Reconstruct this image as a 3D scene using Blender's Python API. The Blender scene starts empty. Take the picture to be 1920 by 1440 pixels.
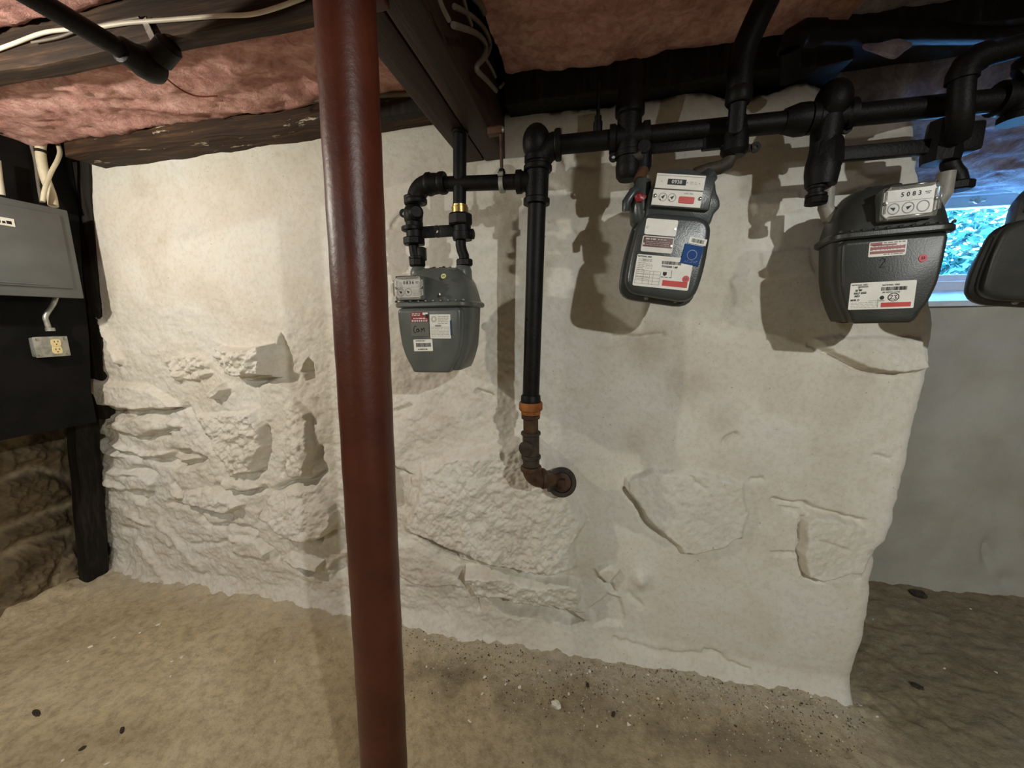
import bpy, bmesh, math, random
import numpy as np
from mathutils import Vector, Matrix, noise as mnoise

random.seed(7)
RNG = np.random.default_rng(11)
SC = bpy.context.scene
COL = SC.collection
PI = math.pi

# ------------------------------------------------------------------ camera
FPX = 723.0
PITCH, YAW, ROLL, CAMH = math.radians(9.4), math.radians(11.5), math.radians(-0.9), 1.30
fw = Vector((-math.sin(YAW)*math.cos(PITCH), math.cos(YAW)*math.cos(PITCH), -math.sin(PITCH)))
rt = Vector((math.cos(YAW), math.sin(YAW), 0.0))
up = rt.cross(fw)
rt2 = rt*math.cos(ROLL) + up*math.sin(ROLL)
up2 = -rt*math.sin(ROLL) + up*math.cos(ROLL)
ROT = Matrix((rt2, up2, -fw)).transposed()
CAM = Vector((0, 0, CAMH))
cam_data = bpy.data.cameras.new('camera')
cam = bpy.data.objects.new('camera', cam_data)
COL.objects.link(cam)
cam.matrix_world = Matrix.Translation(CAM) @ ROT.to_4x4()
cam_data.sensor_fit = 'HORIZONTAL'
cam_data.sensor_width = 36.0
cam_data.lens = FPX/1920.0*36.0
cam_data.clip_start = 0.02
SC.camera = cam

# ------------------------------------------------------------------ world, lights, exposure
SC.view_settings.view_transform = 'Standard'
SC.view_settings.look = 'None'
SC.view_settings.gamma = 1.0
SC.view_settings.use_curve_mapping = False
SC.view_settings.exposure = 0.75
world = bpy.data.worlds.new('sky')
SC.world = world
world.use_nodes = True
bg = world.node_tree.nodes['Background']
bg.inputs['Color'].default_value = (0.17, 0.46, 1.0, 1)
bg.inputs['Strength'].default_value = 34.0

def lamp(name, loc, color, watts, radius):
    l = bpy.data.lights.new(name, 'POINT')
    l.color = color
    l.energy = watts
    l.shadow_soft_size = radius
    o = bpy.data.objects.new(name, l)
    COL.objects.link(o)
    o.location = loc
    return o
# bare bulb hanging just left of the view, and a second bulb further back in the cellar
lamp('bulb_near', (-1.74, 0.38, 1.83), (1.0, 0.95, 0.83), 22.0, 0.02)
lamp('bulb_back', (1.22, -1.02, 2.024), (0.98, 1.0, 0.96), 60.0, 0.022)
lamp('fill_behind', (-1.9, -2.0, 1.97), (1.0, 0.98, 0.93), 26.0, 0.2)  # added soft fill for ambient light, no bulb known there

# ------------------------------------------------------------------ pixel <-> metre (frame of 1920 x 1440)
def ray(px, py):
    return ROT @ Vector(((px-960.0)/FPX, -(py-720.0)/FPX, -1.0))
def at(px, py, x=None, y=None, z=None):
    d = ray(px, py)
    if y is not None: t = y/d.y
    elif z is not None: t = (z-CAMH)/d.z
    else: t = x/d.x
    return CAM + d*t
RN = np.array(ROT)
def proj_np(X, Y, Z):
    P = np.stack([X, Y, Z-CAMH], -1) @ RN
    return 960.0 + FPX*P[..., 0]/-P[..., 2], 720.0 - FPX*P[..., 1]/-P[..., 2]

# ------------------------------------------------------------------ materials
def srgb(r, g, b):
    f = lambda c: (c/255.0/12.92) if c/255.0 <= 0.04045 else ((c/255.0+0.055)/1.055)**2.4
    return (f(r), f(g), f(b), 1.0)

class NT:
    def __init__(s, name):
        s.m = bpy.data.materials.new(name); s.m.use_nodes = True
        s.t = s.m.node_tree; s.b = s.t.nodes['Principled BSDF']
        s.co = s.t.nodes.new('ShaderNodeTexCoord')
    def n(s, kind, **kw):
        x = s.t.nodes.new(kind)
        for k, v in kw.items(): setattr(x, k, v)
        return x
    def l(s, a, b): s.t.links.new(a, b)
    def noise(s, scale, detail=6, rough=0.6, stretch=None, dist=0.0):
        x = s.n('ShaderNodeTexNoise')
        x.inputs['Scale'].default_value = scale; x.inputs['Detail'].default_value = detail
        x.inputs['Roughness'].default_value = rough; x.inputs['Distortion'].default_value = dist
        if stretch:
            mp = s.n('ShaderNodeMapping'); mp.inputs['Scale'].default_value = stretch
            s.l(s.co.outputs['Object'], mp.inputs['Vector']); s.l(mp.outputs['Vector'], x.inputs['Vector'])
        else: s.l(s.co.outputs['Object'], x.inputs['Vector'])
        return x.outputs['Fac']
    def ramp(s, fac, stops):
        r = s.n('ShaderNodeValToRGB')
        e = r.color_ramp.elements
        while len(e) < len(stops): e.new(0.5)
        for k, (p, c) in enumerate(stops):
            e[k].position = p; e[k].color = c if len(c) == 4 else (*c, 1)
        s.l(fac, r.inputs['Fac']); return r.outputs['Color']
    def mix(s, fac, a, b):
        x = s.n('ShaderNodeMix', data_type='RGBA')
        if isinstance(fac, float): x.inputs[0].default_value = fac
        else: s.l(fac, x.inputs[0])
        for v, i in ((a, 6), (b, 7)):
            if isinstance(v, tuple): x.inputs[i].default_value = v
            else: s.l(v, x.inputs[i])
        return x.outputs[2]
    def bump(s, h, strength, dist=0.01, prev=None):
        x = s.n('ShaderNodeBump'); x.inputs['Strength'].default_value = strength; x.inputs['Distance'].default_value = dist
        s.l(h, x.inputs['Height'])
        if prev is not None: s.l(prev, x.inputs['Normal'])
        return x.outputs['Normal']
    def out(s, color=None, rough=None, metal=None, normal=None, spec=None):
        if color is not None:
            if isinstance(color, tuple): s.b.inputs['Base Color'].default_value = color
            else: s.l(color, s.b.inputs['Base Color'])
        if rough is not None:
            if isinstance(rough, float): s.b.inputs['Roughness'].default_value = rough
            else: s.l(rough, s.b.inputs['Roughness'])
        if metal is not None: s.b.inputs['Metallic'].default_value = metal
        if normal is not None: s.l(normal, s.b.inputs['Normal'])
        if spec is not None: s.b.inputs['Specular IOR Level'].default_value = spec
        return s.m

def plain(name, c1, c2=None, scale=30.0, rough=0.6, metal=0.0, bump=0.0, bscale=200.0, spec=0.5, stretch=None, mid=(0.4, 0.62)):
    k = NT(name)
    c2 = c2 or c1
    f = k.noise(scale, 5, 0.6, stretch)
    col = k.ramp(f, [(mid[0], c1), (mid[1], c2)])
    nrm = k.bump(k.noise(bscale, 4, 0.6, stretch), bump, 0.004) if bump else None
    return k.out(col, rough, metal, nrm, spec)

def mk_plaster():
    k = NT('whitewashed_plaster')
    base = k.ramp(k.noise(3.4, 6, 0.62, None, 0.5), [(0.34, srgb(213, 206, 192)), (0.48, srgb(223, 218, 206)), (0.60, srgb(227, 224, 215)), (0.70, srgb(219, 217, 209))])
    fine = k.ramp(k.noise(55, 6, 0.7), [(0.40, srgb(199, 190, 172)), (0.52, (1, 1, 1, 1))])
    m1 = k.n('ShaderNodeMix', data_type='RGBA', blend_type='MULTIPLY'); m1.inputs[0].default_value = 0.18
    k.l(base, m1.inputs[6]); k.l(fine, m1.inputs[7])
    col = m1.outputs[2]
    # brown damp stains that stay on the wall
    at_ = k.n('ShaderNodeAttribute', attribute_name='stain')
    sm = k.n('ShaderNodeMath', operation='MULTIPLY'); k.l(at_.outputs['Fac'], sm.inputs[0])
    k.l(k.ramp(k.noise(9, 6, 0.7), [(0.30, (0.35,)*3), (0.65, (1.0,)*3)]), sm.inputs[1])
    col = k.mix(sm.outputs[0], col, srgb(150, 128, 104))
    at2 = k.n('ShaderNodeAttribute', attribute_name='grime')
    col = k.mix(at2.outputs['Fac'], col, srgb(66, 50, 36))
    # pin holes
    sp = k.ramp(k.noise(120, 2, 0.5), [(0.24, (1,)*3), (0.27, (0,)*3)])
    s3 = k.n('ShaderNodeMath', operation='MULTIPLY'); s3.inputs[1].default_value = 0.6
    k.l(sp, s3.inputs[0])
    col = k.mix(s3.outputs[0], col, srgb(120, 106, 88))
    n1 = k.bump(k.noise(70, 7, 0.72), 0.30, 0.006)
    n2 = k.bump(k.noise(260, 3, 0.6), 0.22, 0.002, n1)
    return k.out(col, 0.93, 0.0, n2, 0.15)

def mk_floor():
    k = NT('dirt_concrete_floor')
    a = k.ramp(k.noise(1.7, 7, 0.62, None, 0.6), [(0.33, srgb(186, 170, 138)), (0.5, srgb(208, 191, 156)), (0.66, srgb(222, 206, 172))])
    b = k.ramp(k.noise(26, 9, 0.78), [(0.36, srgb(104, 92, 76)), (0.56, (1, 1, 1, 1))])
    m = k.n('ShaderNodeMix', data_type='RGBA', blend_type='MULTIPLY'); m.inputs[0].default_value = 0.42
    k.l(a, m.inputs[6]); k.l(b, m.inputs[7])
    at_ = k.n('ShaderNodeAttribute', attribute_name='dirt')
    col = k.mix(at_.outputs['Fac'], m.outputs[2], srgb(92, 83, 70))  # real dirt along the wall, plus floor shade painted in
    at2 = k.n('ShaderNodeAttribute', attribute_name='overspray')
    mm = k.n('ShaderNodeMath', operation='MULTIPLY'); k.l(at2.outputs['Fac'], mm.inputs[0])
    k.l(k.ramp(k.noise(38, 6, 0.75), [(0.38, (0.1,)*3), (0.62, (1,)*3)]), mm.inputs[1])
    col = k.mix(mm.outputs[0], col, srgb(196, 188, 170))
    n1 = k.bump(k.noise(24, 8, 0.75), 0.75, 0.014)
    n2 = k.bump(k.noise(160, 4, 0.6), 0.5, 0.004, n1)
    return k.out(col, 0.92, 0.0, n2, 0.2)

def mk_insul(name, c0, c1, c2):
    k = NT(name)
    f = k.noise(7, 8, 0.65, (1, 1.5, 1), 1.2)
    g = k.noise(34, 6, 0.7, None, 0.8)
    a = k.ramp(f, [(0.32, c0), (0.5, c1), (0.68, c2)])
    b = k.ramp(g, [(0.36, srgb(170, 140, 135)), (0.58, (1, 1, 1, 1))])
    m = k.n('ShaderNodeMix', data_type='RGBA', blend_type='MULTIPLY'); m.inputs[0].default_value = 0.5
    k.l(a, m.inputs[6]); k.l(b, m.inputs[7])
    n1 = k.bump(k.noise(26, 8, 0.7, None, 1.0), 0.7, 0.012)
    n2 = k.bump(k.noise(190, 4, 0.7), 0.5, 0.003, n1)
    return k.out(m.outputs[2], 1.0, 0.0, n2, 0.05)

def mk_wood(name, c1, c2, c3, axis, rough=0.75):
    k = NT(name)
    st = {'x': (1.2, 22, 22), 'y': (22, 1.2, 22), 'z': (22, 22, 1.2)}[axis]
    f = k.noise(3.0, 7, 0.65, st, 0.4)
    col = k.ramp(f, [(0.32, c1), (0.52, c2), (0.70, c3)])
    nrm = k.bump(k.noise(5.0, 7, 0.7, st), 0.5, 0.004)
    return k.out(col, rough, 0.0, nrm, 0.3)

def mk_stone():
    k = NT('dark_field_stone')
    a = k.ramp(k.noise(5, 8, 0.7, None, 1.0), [(0.32, srgb(84, 72, 56)), (0.55, srgb(126, 110, 86)), (0.72, srgb(164, 146, 116))])
    at_ = k.n('ShaderNodeAttribute', attribute_name='mortar')
    col = k.mix(at_.outputs['Fac'], a, srgb(196, 180, 150))
    n1 = k.bump(k.noise(30, 7, 0.7), 0.8, 0.012)
    return k.out(col, 0.9, 0.0, n1, 0.2)

M = {}
M['plaster'] = mk_plaster()
M['floor'] = mk_floor()
M['stone'] = mk_stone()
M['pink'] = mk_insul('pink_fibreglass', srgb(178, 130, 122), srgb(208, 160, 149), srgb(226, 186, 175))
M['daylit_pink'] = mk_insul('daylit_fibreglass', srgb(150, 140, 150), srgb(180, 172, 182), srgb(210, 206, 214))  # pink insulation with the window's blue daylight put into its colour
M['joist'] = mk_wood('aged_brown_joist', srgb(28, 20, 14), srgb(50, 36, 25), srgb(88, 66, 46), 'x')
def mk_flecked():
    m = mk_wood('paint_flecked_beam', srgb(30, 20, 13), srgb(56, 38, 24), srgb(92, 66, 42), 'x')
    t = m.node_tree; b = t.nodes['Principled BSDF']
    src = b.inputs['Base Color'].links[0].from_socket
    nz = t.nodes.new('ShaderNodeTexNoise'); nz.inputs['Scale'].default_value = 9; nz.inputs['Detail'].default_value = 6; nz.inputs['Roughness'].default_value = 0.7
    mp = t.nodes.new('ShaderNodeMapping'); mp.inputs['Scale'].default_value = (0.6, 2.0, 2.6)
    co = t.nodes.new('ShaderNodeTexCoord'); t.links.new(co.outputs['Object'], mp.inputs['Vector']); t.links.new(mp.outputs['Vector'], nz.inputs['Vector'])
    rp = t.nodes.new('ShaderNodeValToRGB'); rp.color_ramp.elements[0].position = 0.61; rp.color_ramp.elements[1].position = 0.65
    t.links.new(nz.outputs['Fac'], rp.inputs['Fac'])
    mx = t.nodes.new('ShaderNodeMix'); mx.data_type = 'RGBA'; t.links.new(rp.outputs['Color'], mx.inputs[0]); t.links.new(src, mx.inputs[6]); mx.inputs[7].default_value = srgb(190, 178, 156)
    t.links.new(mx.outputs[2], b.inputs['Base Color'])
    return m
M['flecked'] = mk_flecked()
M['girder'] = mk_wood('stained_girder', srgb(34, 22, 14), srgb(50, 34, 22), srgb(62, 44, 29), 'y', 0.6)
M['dark_wood'] = mk_wood('blackened_timber', srgb(16, 13, 11), srgb(28, 24, 19), srgb(50, 43, 34), 'z')
M['board'] = plain('black_backer_board', srgb(11, 10, 10), srgb(18, 17, 16), 12, 0.7, 0, 0.2, 120, 0.15)
M['column'] = plain('red_oxide_paint', srgb(70, 29, 17), srgb(86, 38, 22), 7, 0.42, 0, 0.22, 60, 0.45)
M['iron'] = plain('black_iron', srgb(11, 10, 10), srgb(20, 17, 16), 26, 0.5, 0.0, 0.25, 160, 0.2)
M['iron_dusty'] = plain('dusty_cast_iron', srgb(40, 35, 29), srgb(66, 58, 48), 22, 0.6, 0.0, 0.4, 160, 0.4)
M['iron_brown'] = plain('rust_brown_iron', srgb(54, 36, 25), srgb(86, 58, 38), 18, 0.6, 0.0, 0.4, 140, 0.4)
M['rust'] = plain('orange_rust', srgb(130, 76, 36), srgb(166, 104, 54), 24, 0.75, 0.0, 0.4, 140, 0.3)
M['brass'] = plain('brass', srgb(168, 140, 84), srgb(196, 168, 104), 20, 0.32, 0.9, 0.1, 100)
M['galv'] = plain('galvanised_metal', srgb(150, 150, 142), srgb(182, 182, 172), 30, 0.42, 0.55, 0.15, 150)
M['meter'] = plain('grey_meter_paint', srgb(84, 88, 84), srgb(96, 99, 94), 9, 0.30, 0.0, 0.10, 240, 0.5)
M['meter_dark'] = plain('dark_grey_meter_paint', srgb(42, 44, 41), srgb(52, 53, 49), 9, 0.36, 0.0, 0.10, 240, 0.5)
M['meter_shaded_grey'] = plain('shaded_grey_meter_paint', srgb(54, 58, 58), srgb(64, 68, 67), 9, 0.28, 0.0, 0.10, 240, 0.5)  # grey of a separate meter, darkened to paint in its shade from bulb_near
M['marker_plate'] = plain('olive_grey_plate', srgb(98, 100, 90), srgb(106, 108, 97), 9, 0.5)
M['meter_pale'] = plain('pale_grey_cast_fitting', srgb(128, 124, 116), srgb(150, 146, 136), 14, 0.5, 0.0, 0.2, 200)
M['panel'] = plain('grey_panel_enamel', srgb(92, 95, 94), srgb(100, 103, 101), 6, 0.45, 0.0, 0.05, 200)
M['paper'] = plain('white_label_paper', srgb(226, 224, 214), srgb(236, 234, 226), 20, 0.5)
M['face'] = plain('white_index_face', srgb(214, 210, 200), srgb(226, 223, 214), 20, 0.45)
M['face_grey'] = plain('faded_index_face', srgb(176, 172, 164), srgb(192, 188, 180), 20, 0.35)
M['ink'] = plain('black_ink', srgb(20, 20, 20), None, 20, 0.6)
M['grey_ink'] = plain('grey_print', srgb(140, 138, 130), None, 20, 0.6)
M['red_ink'] = plain('red_print', srgb(190, 48, 40), srgb(202, 58, 48), 20, 0.5)
M['crimson'] = plain('crimson_sticker', srgb(196, 30, 52), None, 20, 0.4)
M['maroon'] = plain('maroon_plate', srgb(126, 28, 34), srgb(140, 34, 40), 20, 0.35)
M['brown_plate'] = plain('brown_plate', srgb(84, 34, 26), srgb(96, 42, 32), 20, 0.35)
M['blue'] = plain('blue_sticker', srgb(16, 62, 124), srgb(22, 76, 142), 12, 0.55, 0, 0, 200, 0.2)
M['deep_blue'] = plain('deep_blue_print', srgb(14, 60, 122), None, 12, 0.3)
M['yellow'] = plain('pale_yellow_sticker', srgb(214, 212, 150), None, 20, 0.5)
M['ivory'] = plain('ivory_plastic', srgb(228, 208, 150), srgb(236, 218, 164), 20, 0.4)
M['cream_cable'] = plain('cream_cable_jacket', srgb(206, 194, 164), srgb(222, 212, 184), 14, 0.5)
M['white_cable'] = plain('white_cable_jacket', srgb(196, 188, 170), srgb(214, 206, 190), 14, 0.5)
M['grey_shaded_cable'] = plain('grey_shaded_cable_jacket', srgb(92, 85, 75), srgb(108, 100, 88), 14, 0.6)  # dull grey cables, and white girder cables with shade painted in
M['red_wire'] = plain('rust_red_wire', srgb(130, 62, 40), None, 20, 0.5)
M['black'] = plain('black_plastic', srgb(14, 14, 14), None, 20, 0.5)
M['chrome'] = plain('screw_metal', srgb(170, 168, 160), None, 20, 0.28, 0.9)
M['vinyl'] = plain('white_vinyl', srgb(214, 220, 224), srgb(226, 230, 234), 10, 0.4)
M['sill_wood'] = plain('painted_sill', srgb(206, 210, 212), srgb(222, 226, 228), 10, 0.5, 0, 0.2, 80)
M['chip'] = plain('plaster_chip', srgb(222, 216, 200), srgb(236, 232, 220), 30, 0.8)
M['pebble'] = plain('grey_pebble', srgb(120, 108, 88), srgb(150, 138, 116), 30, 0.8)
M['clod'] = plain('dark_dirt_clod', srgb(48, 42, 34), srgb(70, 62, 50), 40, 0.9, 0, 0.5, 150)
M['leaf'] = plain('leaf', srgb(32, 80, 68), srgb(46, 100, 84), 6, 0.55)
M['bounce_ground'] = plain('pale_bounce_ground', srgb(196, 194, 188), srgb(210, 208, 202), 6, 0.8)  # pale so the unseen ground bounces skylight through the window
def mk_glass():
    k = NT('window_glass')
    k.b.inputs['Transmission Weight'].default_value = 1.0
    k.b.inputs['IOR'].default_value = 1.05
    return k.out((0.80, 0.97, 1.0, 1), 0.06)
M['glass'] = mk_glass()
def mk_clear():
    k = NT('clear_index_cover')
    k.b.inputs['Transmission Weight'].default_value = 1.0
    k.b.inputs['IOR'].default_value = 1.3
    return k.out((0.95, 0.96, 0.95, 1), 0.12)
M['clear'] = mk_clear()

# ------------------------------------------------------------------ object helpers
def smooth(me, ang=35):
    me.polygons.foreach_set('use_smooth', np.ones(len(me.polygons), bool))
    me.set_sharp_from_angle(angle=math.radians(ang))

def link(name, me, mat, parent=None, ang=35, world=True):
    if mat is not None: me.materials.append(mat)
    if ang: smooth(me, ang)
    o = bpy.data.objects.new(name, me)
    COL.objects.link(o)
    if parent is not None:
        o.parent = parent
        if world: o.matrix_parent_inverse = Matrix.Translation(abs_loc(parent)).inverted()
    return o
def abs_loc(o):
    return Vector(o.location) if o.type == 'EMPTY' else Vector((0, 0, 0))

def obj(name, bm, mat, parent=None, ang=35, world=True):
    bmesh.ops.recalc_face_normals(bm, faces=bm.faces)
    me = bpy.data.meshes.new(name)
    bm.to_mesh(me); bm.free()
    return link(name, me, mat, parent, ang, world)

def tag(o, label=None, cat=None, group=None, kind=None):
    if label: o['label'] = label
    if cat: o['category'] = cat
    if group: o['group'] = group
    if kind: o['kind'] = kind
    return o
def thing(name, label, cat, loc=(0, 0, 0), group=None):
    o = bpy.data.objects.new(name, None)
    COL.objects.link(o)
    o.empty_display_size = 0.05
    o.location = loc
    return tag(o, label, cat, group)
def NB(): return bmesh.new()

def frame(d):
    d = d.normalized()
    a = Vector((0, 0, 1)) if abs(d.z) < 0.9 else Vector((1, 0, 0))
    u = d.cross(a).normalized(); v = d.cross(u).normalized()
    return u, v
def ring(bm, c, u, v, r, n):
    return [bm.verts.new(c + u*(r*math.cos(2*PI*k/n)) + v*(r*math.sin(2*PI*k/n))) for k in range(n)]
def bridge(bm, a, b):
    n = len(a)
    for k in range(n): bm.faces.new((a[k], a[(k+1) % n], b[(k+1) % n], b[k]))
def tube(bm, pts, r, n=14, caps=True):
    pts = [Vector(p) for p in pts]
    rs = r if isinstance(r, (list, tuple)) else [r]*len(pts)
    prev = None; u = v = None
    for k, p in enumerate(pts):
        d = (pts[min(k+1, len(pts)-1)] - pts[max(k-1, 0)]).normalized()
        if u is None: u, v = frame(d)
        else:
            u = (u - d*u.dot(d)).normalized(); v = d.cross(u).normalized()
        rg = ring(bm, p, u, v, rs[k], n)
        if prev: bridge(bm, prev, rg)
        elif caps: bm.faces.new(rg[::-1])
        prev = rg
    if caps: bm.faces.new(prev)
    return bm
def lathe(bm, p, d, prof, n=20):
    """prof: (distance along d, radius)"""
    p = Vector(p); d = Vector(d).normalized(); u, v = frame(d)
    prev = None
    for t, r in prof:
        rg = ring(bm, p + d*t, u, v, max(r, 1e-5), n)
        if prev: bridge(bm, prev, rg)
        else: bm.faces.new(rg[::-1])
        prev = rg
    bm.faces.new(prev)
    return bm
def arc(p, a, b, R, n=8):
    """path coming along direction a, turning at corner p into direction b"""
    p = Vector(p); a = Vector(a).normalized(); b = Vector(b).normalized()
    s = p - a*R; c = s + b*R
    return [c - b*R*math.cos(t) + a*R*math.sin(t) for t in [PI/2*k/n for k in range(n+1)]]
def box(bm, lo, hi, bev=0.0, mat=None):
    x0, y0, z0 = lo; x1, y1, z1 = hi
    vs = [bm.verts.new(q) for q in ((x0,y0,z0),(x1,y0,z0),(x1,y1,z0),(x0,y1,z0),(x0,y0,z1),(x1,y0,z1),(x1,y1,z1),(x0,y1,z1))]
    fs = [bm.faces.new([vs[i] for i in f]) for f in ((0,3,2,1),(4,5,6,7),(0,1,5,4),(1,2,6,5),(2,3,7,6),(3,0,4,7))]
    if bev > 0:
        es = list({e for f in fs for e in f.edges})
        bmesh.ops.bevel(bm, geom=es, offset=bev, segments=2, profile=0.5, affect='EDGES', clamp_overlap=True)
    return bm
def rrect(hw, hd, r, n=5):
    out = []
    for cx, cy, a0 in ((hw-r, hd-r, 0), (-hw+r, hd-r, PI/2), (-hw+r, -hd+r, PI), (hw-r, -hd+r, 1.5*PI)):
        for k in range(n+1):
            a = a0 + PI/2*k/n
            out.append((cx+r*math.cos(a), cy+r*math.sin(a)))
    return out
def loft(bm, rings):
    """rings: (z, cx, cy, hw, hd, r)"""
    prev = None
    for z, cx, cy, hw, hd, r in rings:
        rg = [bm.verts.new((cx+x, cy+y, z)) for x, y in rrect(hw, hd, min(r, hw*0.98, hd*0.98))]
        if prev: bridge(bm, prev, rg)
        else: bm.faces.new(rg[::-1])
        prev = rg
    bm.faces.new(prev)
    return bm
def prism(bm, poly, y0, y1, ch=0.004, steps=2):
    """outline in x,z extruded from back y0 to front y1 (y1<y0), rounded front edge"""
    P = [Vector((x, 0, z)) for x, z in poly]
    n = len(P)
    c = sum(P, Vector())/n
    area = sum(P[k].x*P[(k+1) % n].z - P[(k+1) % n].x*P[k].z for k in range(n))
    sgn = 1 if area > 0 else -1
    def inset(d):
        out = []
        for k in range(n):
            e1 = (P[k]-P[k-1]).normalized(); e2 = (P[(k+1) % n]-P[k]).normalized()
            n1 = Vector((-e1.z, 0, e1.x))*sgn; n2 = Vector((-e2.z, 0, e2.x))*sgn
            m = n1+n2
            m = m/max(0.4, m.dot(n1)) if m.length > 1e-6 else n1
            out.append(P[k] + m*d)
        return out
    dirn = -1 if y1 < y0 else 1
    layers = [(y0, 0.0)]
    for k in range(steps+1):
        a = PI/2*k/steps
        layers.append((y1 - dirn*ch*(1-math.sin(a)), ch*(1-math.cos(a))))
    prev = None
    for y, d in layers:
        rg = [bm.verts.new((q.x, y, q.z)) for q in inset(d)]
        if prev: bridge(bm, prev, rg)
        else: bm.faces.new(rg)
        prev = rg
    bm.faces.new(prev[::-1])
    return bm
def roundpoly(pts, r, n=4):
    out = []
    N = len(pts)
    for k in range(N):
        p = Vector(pts[k]); a = Vector(pts[k-1]); b = Vector(pts[(k+1) % N])
        d1 = (a-p); d2 = (b-p)
        rr = r[k] if isinstance(r, (list, tuple)) else r
        q = min(rr, d1.length*0.48, d2.length*0.48)
        s = p + d1.normalized()*q; e = p + d2.normalized()*q
        for j in range(n+1):
            t = j/n
            out.append(tuple((1-t)**2*s + 2*t*(1-t)*p + t*t*e))
    return out
def blob(bm, c, r, seed=0, sub=1, sc=(1, 1, 1), rough=0.35):
    g = bmesh.ops.create_icosphere(bm, subdivisions=sub, radius=1.0)
    rr = random.Random(seed)
    for v in g['verts']:
        k = 1+rough*(rr.random()-0.5)*2
        v.co = Vector((v.co.x*r*sc[0]*k, v.co.y*r*sc[1]*k, v.co.z*r*sc[2]*k)) + Vector(c)
    return bm

# ------------------------------------------------------------------ numpy noise and height features
def vnoise(x, y, seed):
    g = np.random.default_rng(seed).random((257, 257)).astype(np.float32)
    xi = np.floor(x).astype(int); yi = np.floor(y).astype(int)
    fx = x-xi; fy = y-yi
    fx = fx*fx*fx*(fx*(fx*6-15)+10); fy = fy*fy*fy*(fy*(fy*6-15)+10)
    x0 = xi % 256; y0 = yi % 256; x1 = (x0+1) % 256; y1 = (y0+1) % 256
    a = g[y0, x0]*(1-fx)+g[y0, x1]*fx; b = g[y1, x0]*(1-fx)+g[y1, x1]*fx
    return (a*(1-fy)+b*fy)*2-1
def fbm(x, y, scale, octv=4, seed=0, gain=0.5, ridged=False):
    out = np.zeros_like(x); a = 1.0; s = 1.0/scale; tot = 0
    for k in range(octv):
        n = vnoise(x*s+17.3*k, y*s+9.1*k, seed+k)
        if ridged: n = 1-2*np.abs(n)
        out += a*n; tot += a; a *= gain; s *= 2.03
    return out/tot
def sstep(t): 
    t = np.clip(t, 0, 1); return t*t*(3-2*t)
def seg_dist(px, py, pts, closed=False):
    d = np.full(px.shape, 1e9)
    n = len(pts)
    for k in range(n if closed else n-1):
        ax, ay = pts[k]; bx, by = pts[(k+1) % n]
        dx, dy = bx-ax, by-ay
        t = np.clip(((px-ax)*dx+(py-ay)*dy)/(dx*dx+dy*dy+1e-9), 0, 1)
        d = np.minimum(d, np.hypot(px-ax-t*dx, py-ay-t*dy))
    return d
def inside(px, py, pts):
    r = np.zeros(px.shape, bool)
    n = len(pts)
    for k in range(n):
        ax, ay = pts[k]; bx, by = pts[(k+1) % n]
        if ay == by: continue
        c = ((ay > py) != (by > py)) & (px < (bx-ax)*(py-ay)/(by-ay)+ax)
        r ^= c
    return r
class Relief:
    def __init__(s, U, V):
        s.U, s.V = U, V
        wob = lambda sd: fbm(U, V, 26, 3, sd)*5.0
        s.WU, s.WV = U+wob(91), V+wob(95)           # wobbled so authored edges are never ruler-straight
        s.H = np.zeros_like(U)
        s.piece = np.full(U.shape, -1, int)
        s.count = 0
    def win(s, pts, pad):
        xs = [p[0] for p in pts]; ys = [p[1] for p in pts]
        return np.where((s.U > min(xs)-pad) & (s.U < max(xs)+pad) & (s.V > min(ys)-pad) & (s.V < max(ys)+pad))
    def stone(s, pts, h, soft, tilt=(0, 0), rough=0.0, piece=False):
        w = s.win(pts, 12)
        x, y = s.WU[w], s.WV[w]
        ins = inside(x, y, pts)
        d = np.where(ins, seg_dist(x, y, pts, True), 0)
        m = sstep(d/soft)
        cx = sum(p[0] for p in pts)/len(pts); cy = sum(p[1] for p in pts)/len(pts)
        add = h + tilt[0]*(x-cx) + tilt[1]*(y-cy)
        if rough: add = add + rough*fbm(s.U[w], s.V[w], 9, 3, 5+s.count)
        s.H[w] += m*add
        if piece:
            sel = tuple(q[ins] for q in w)
            s.piece[sel] = s.count; s.count += 1
    def groove(s, pts, width, depth):
        w = s.win(pts, width*3+8)
        d = seg_dist(s.WU[w], s.WV[w], pts)
        s.H[w] -= depth*np.exp(-(d/width)**2)
    def bump(s, x, y, rx, ry, h):
        s.H += h*np.exp(-((s.U-x)/rx)**2-((s.V-y)/ry)**2)

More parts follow.
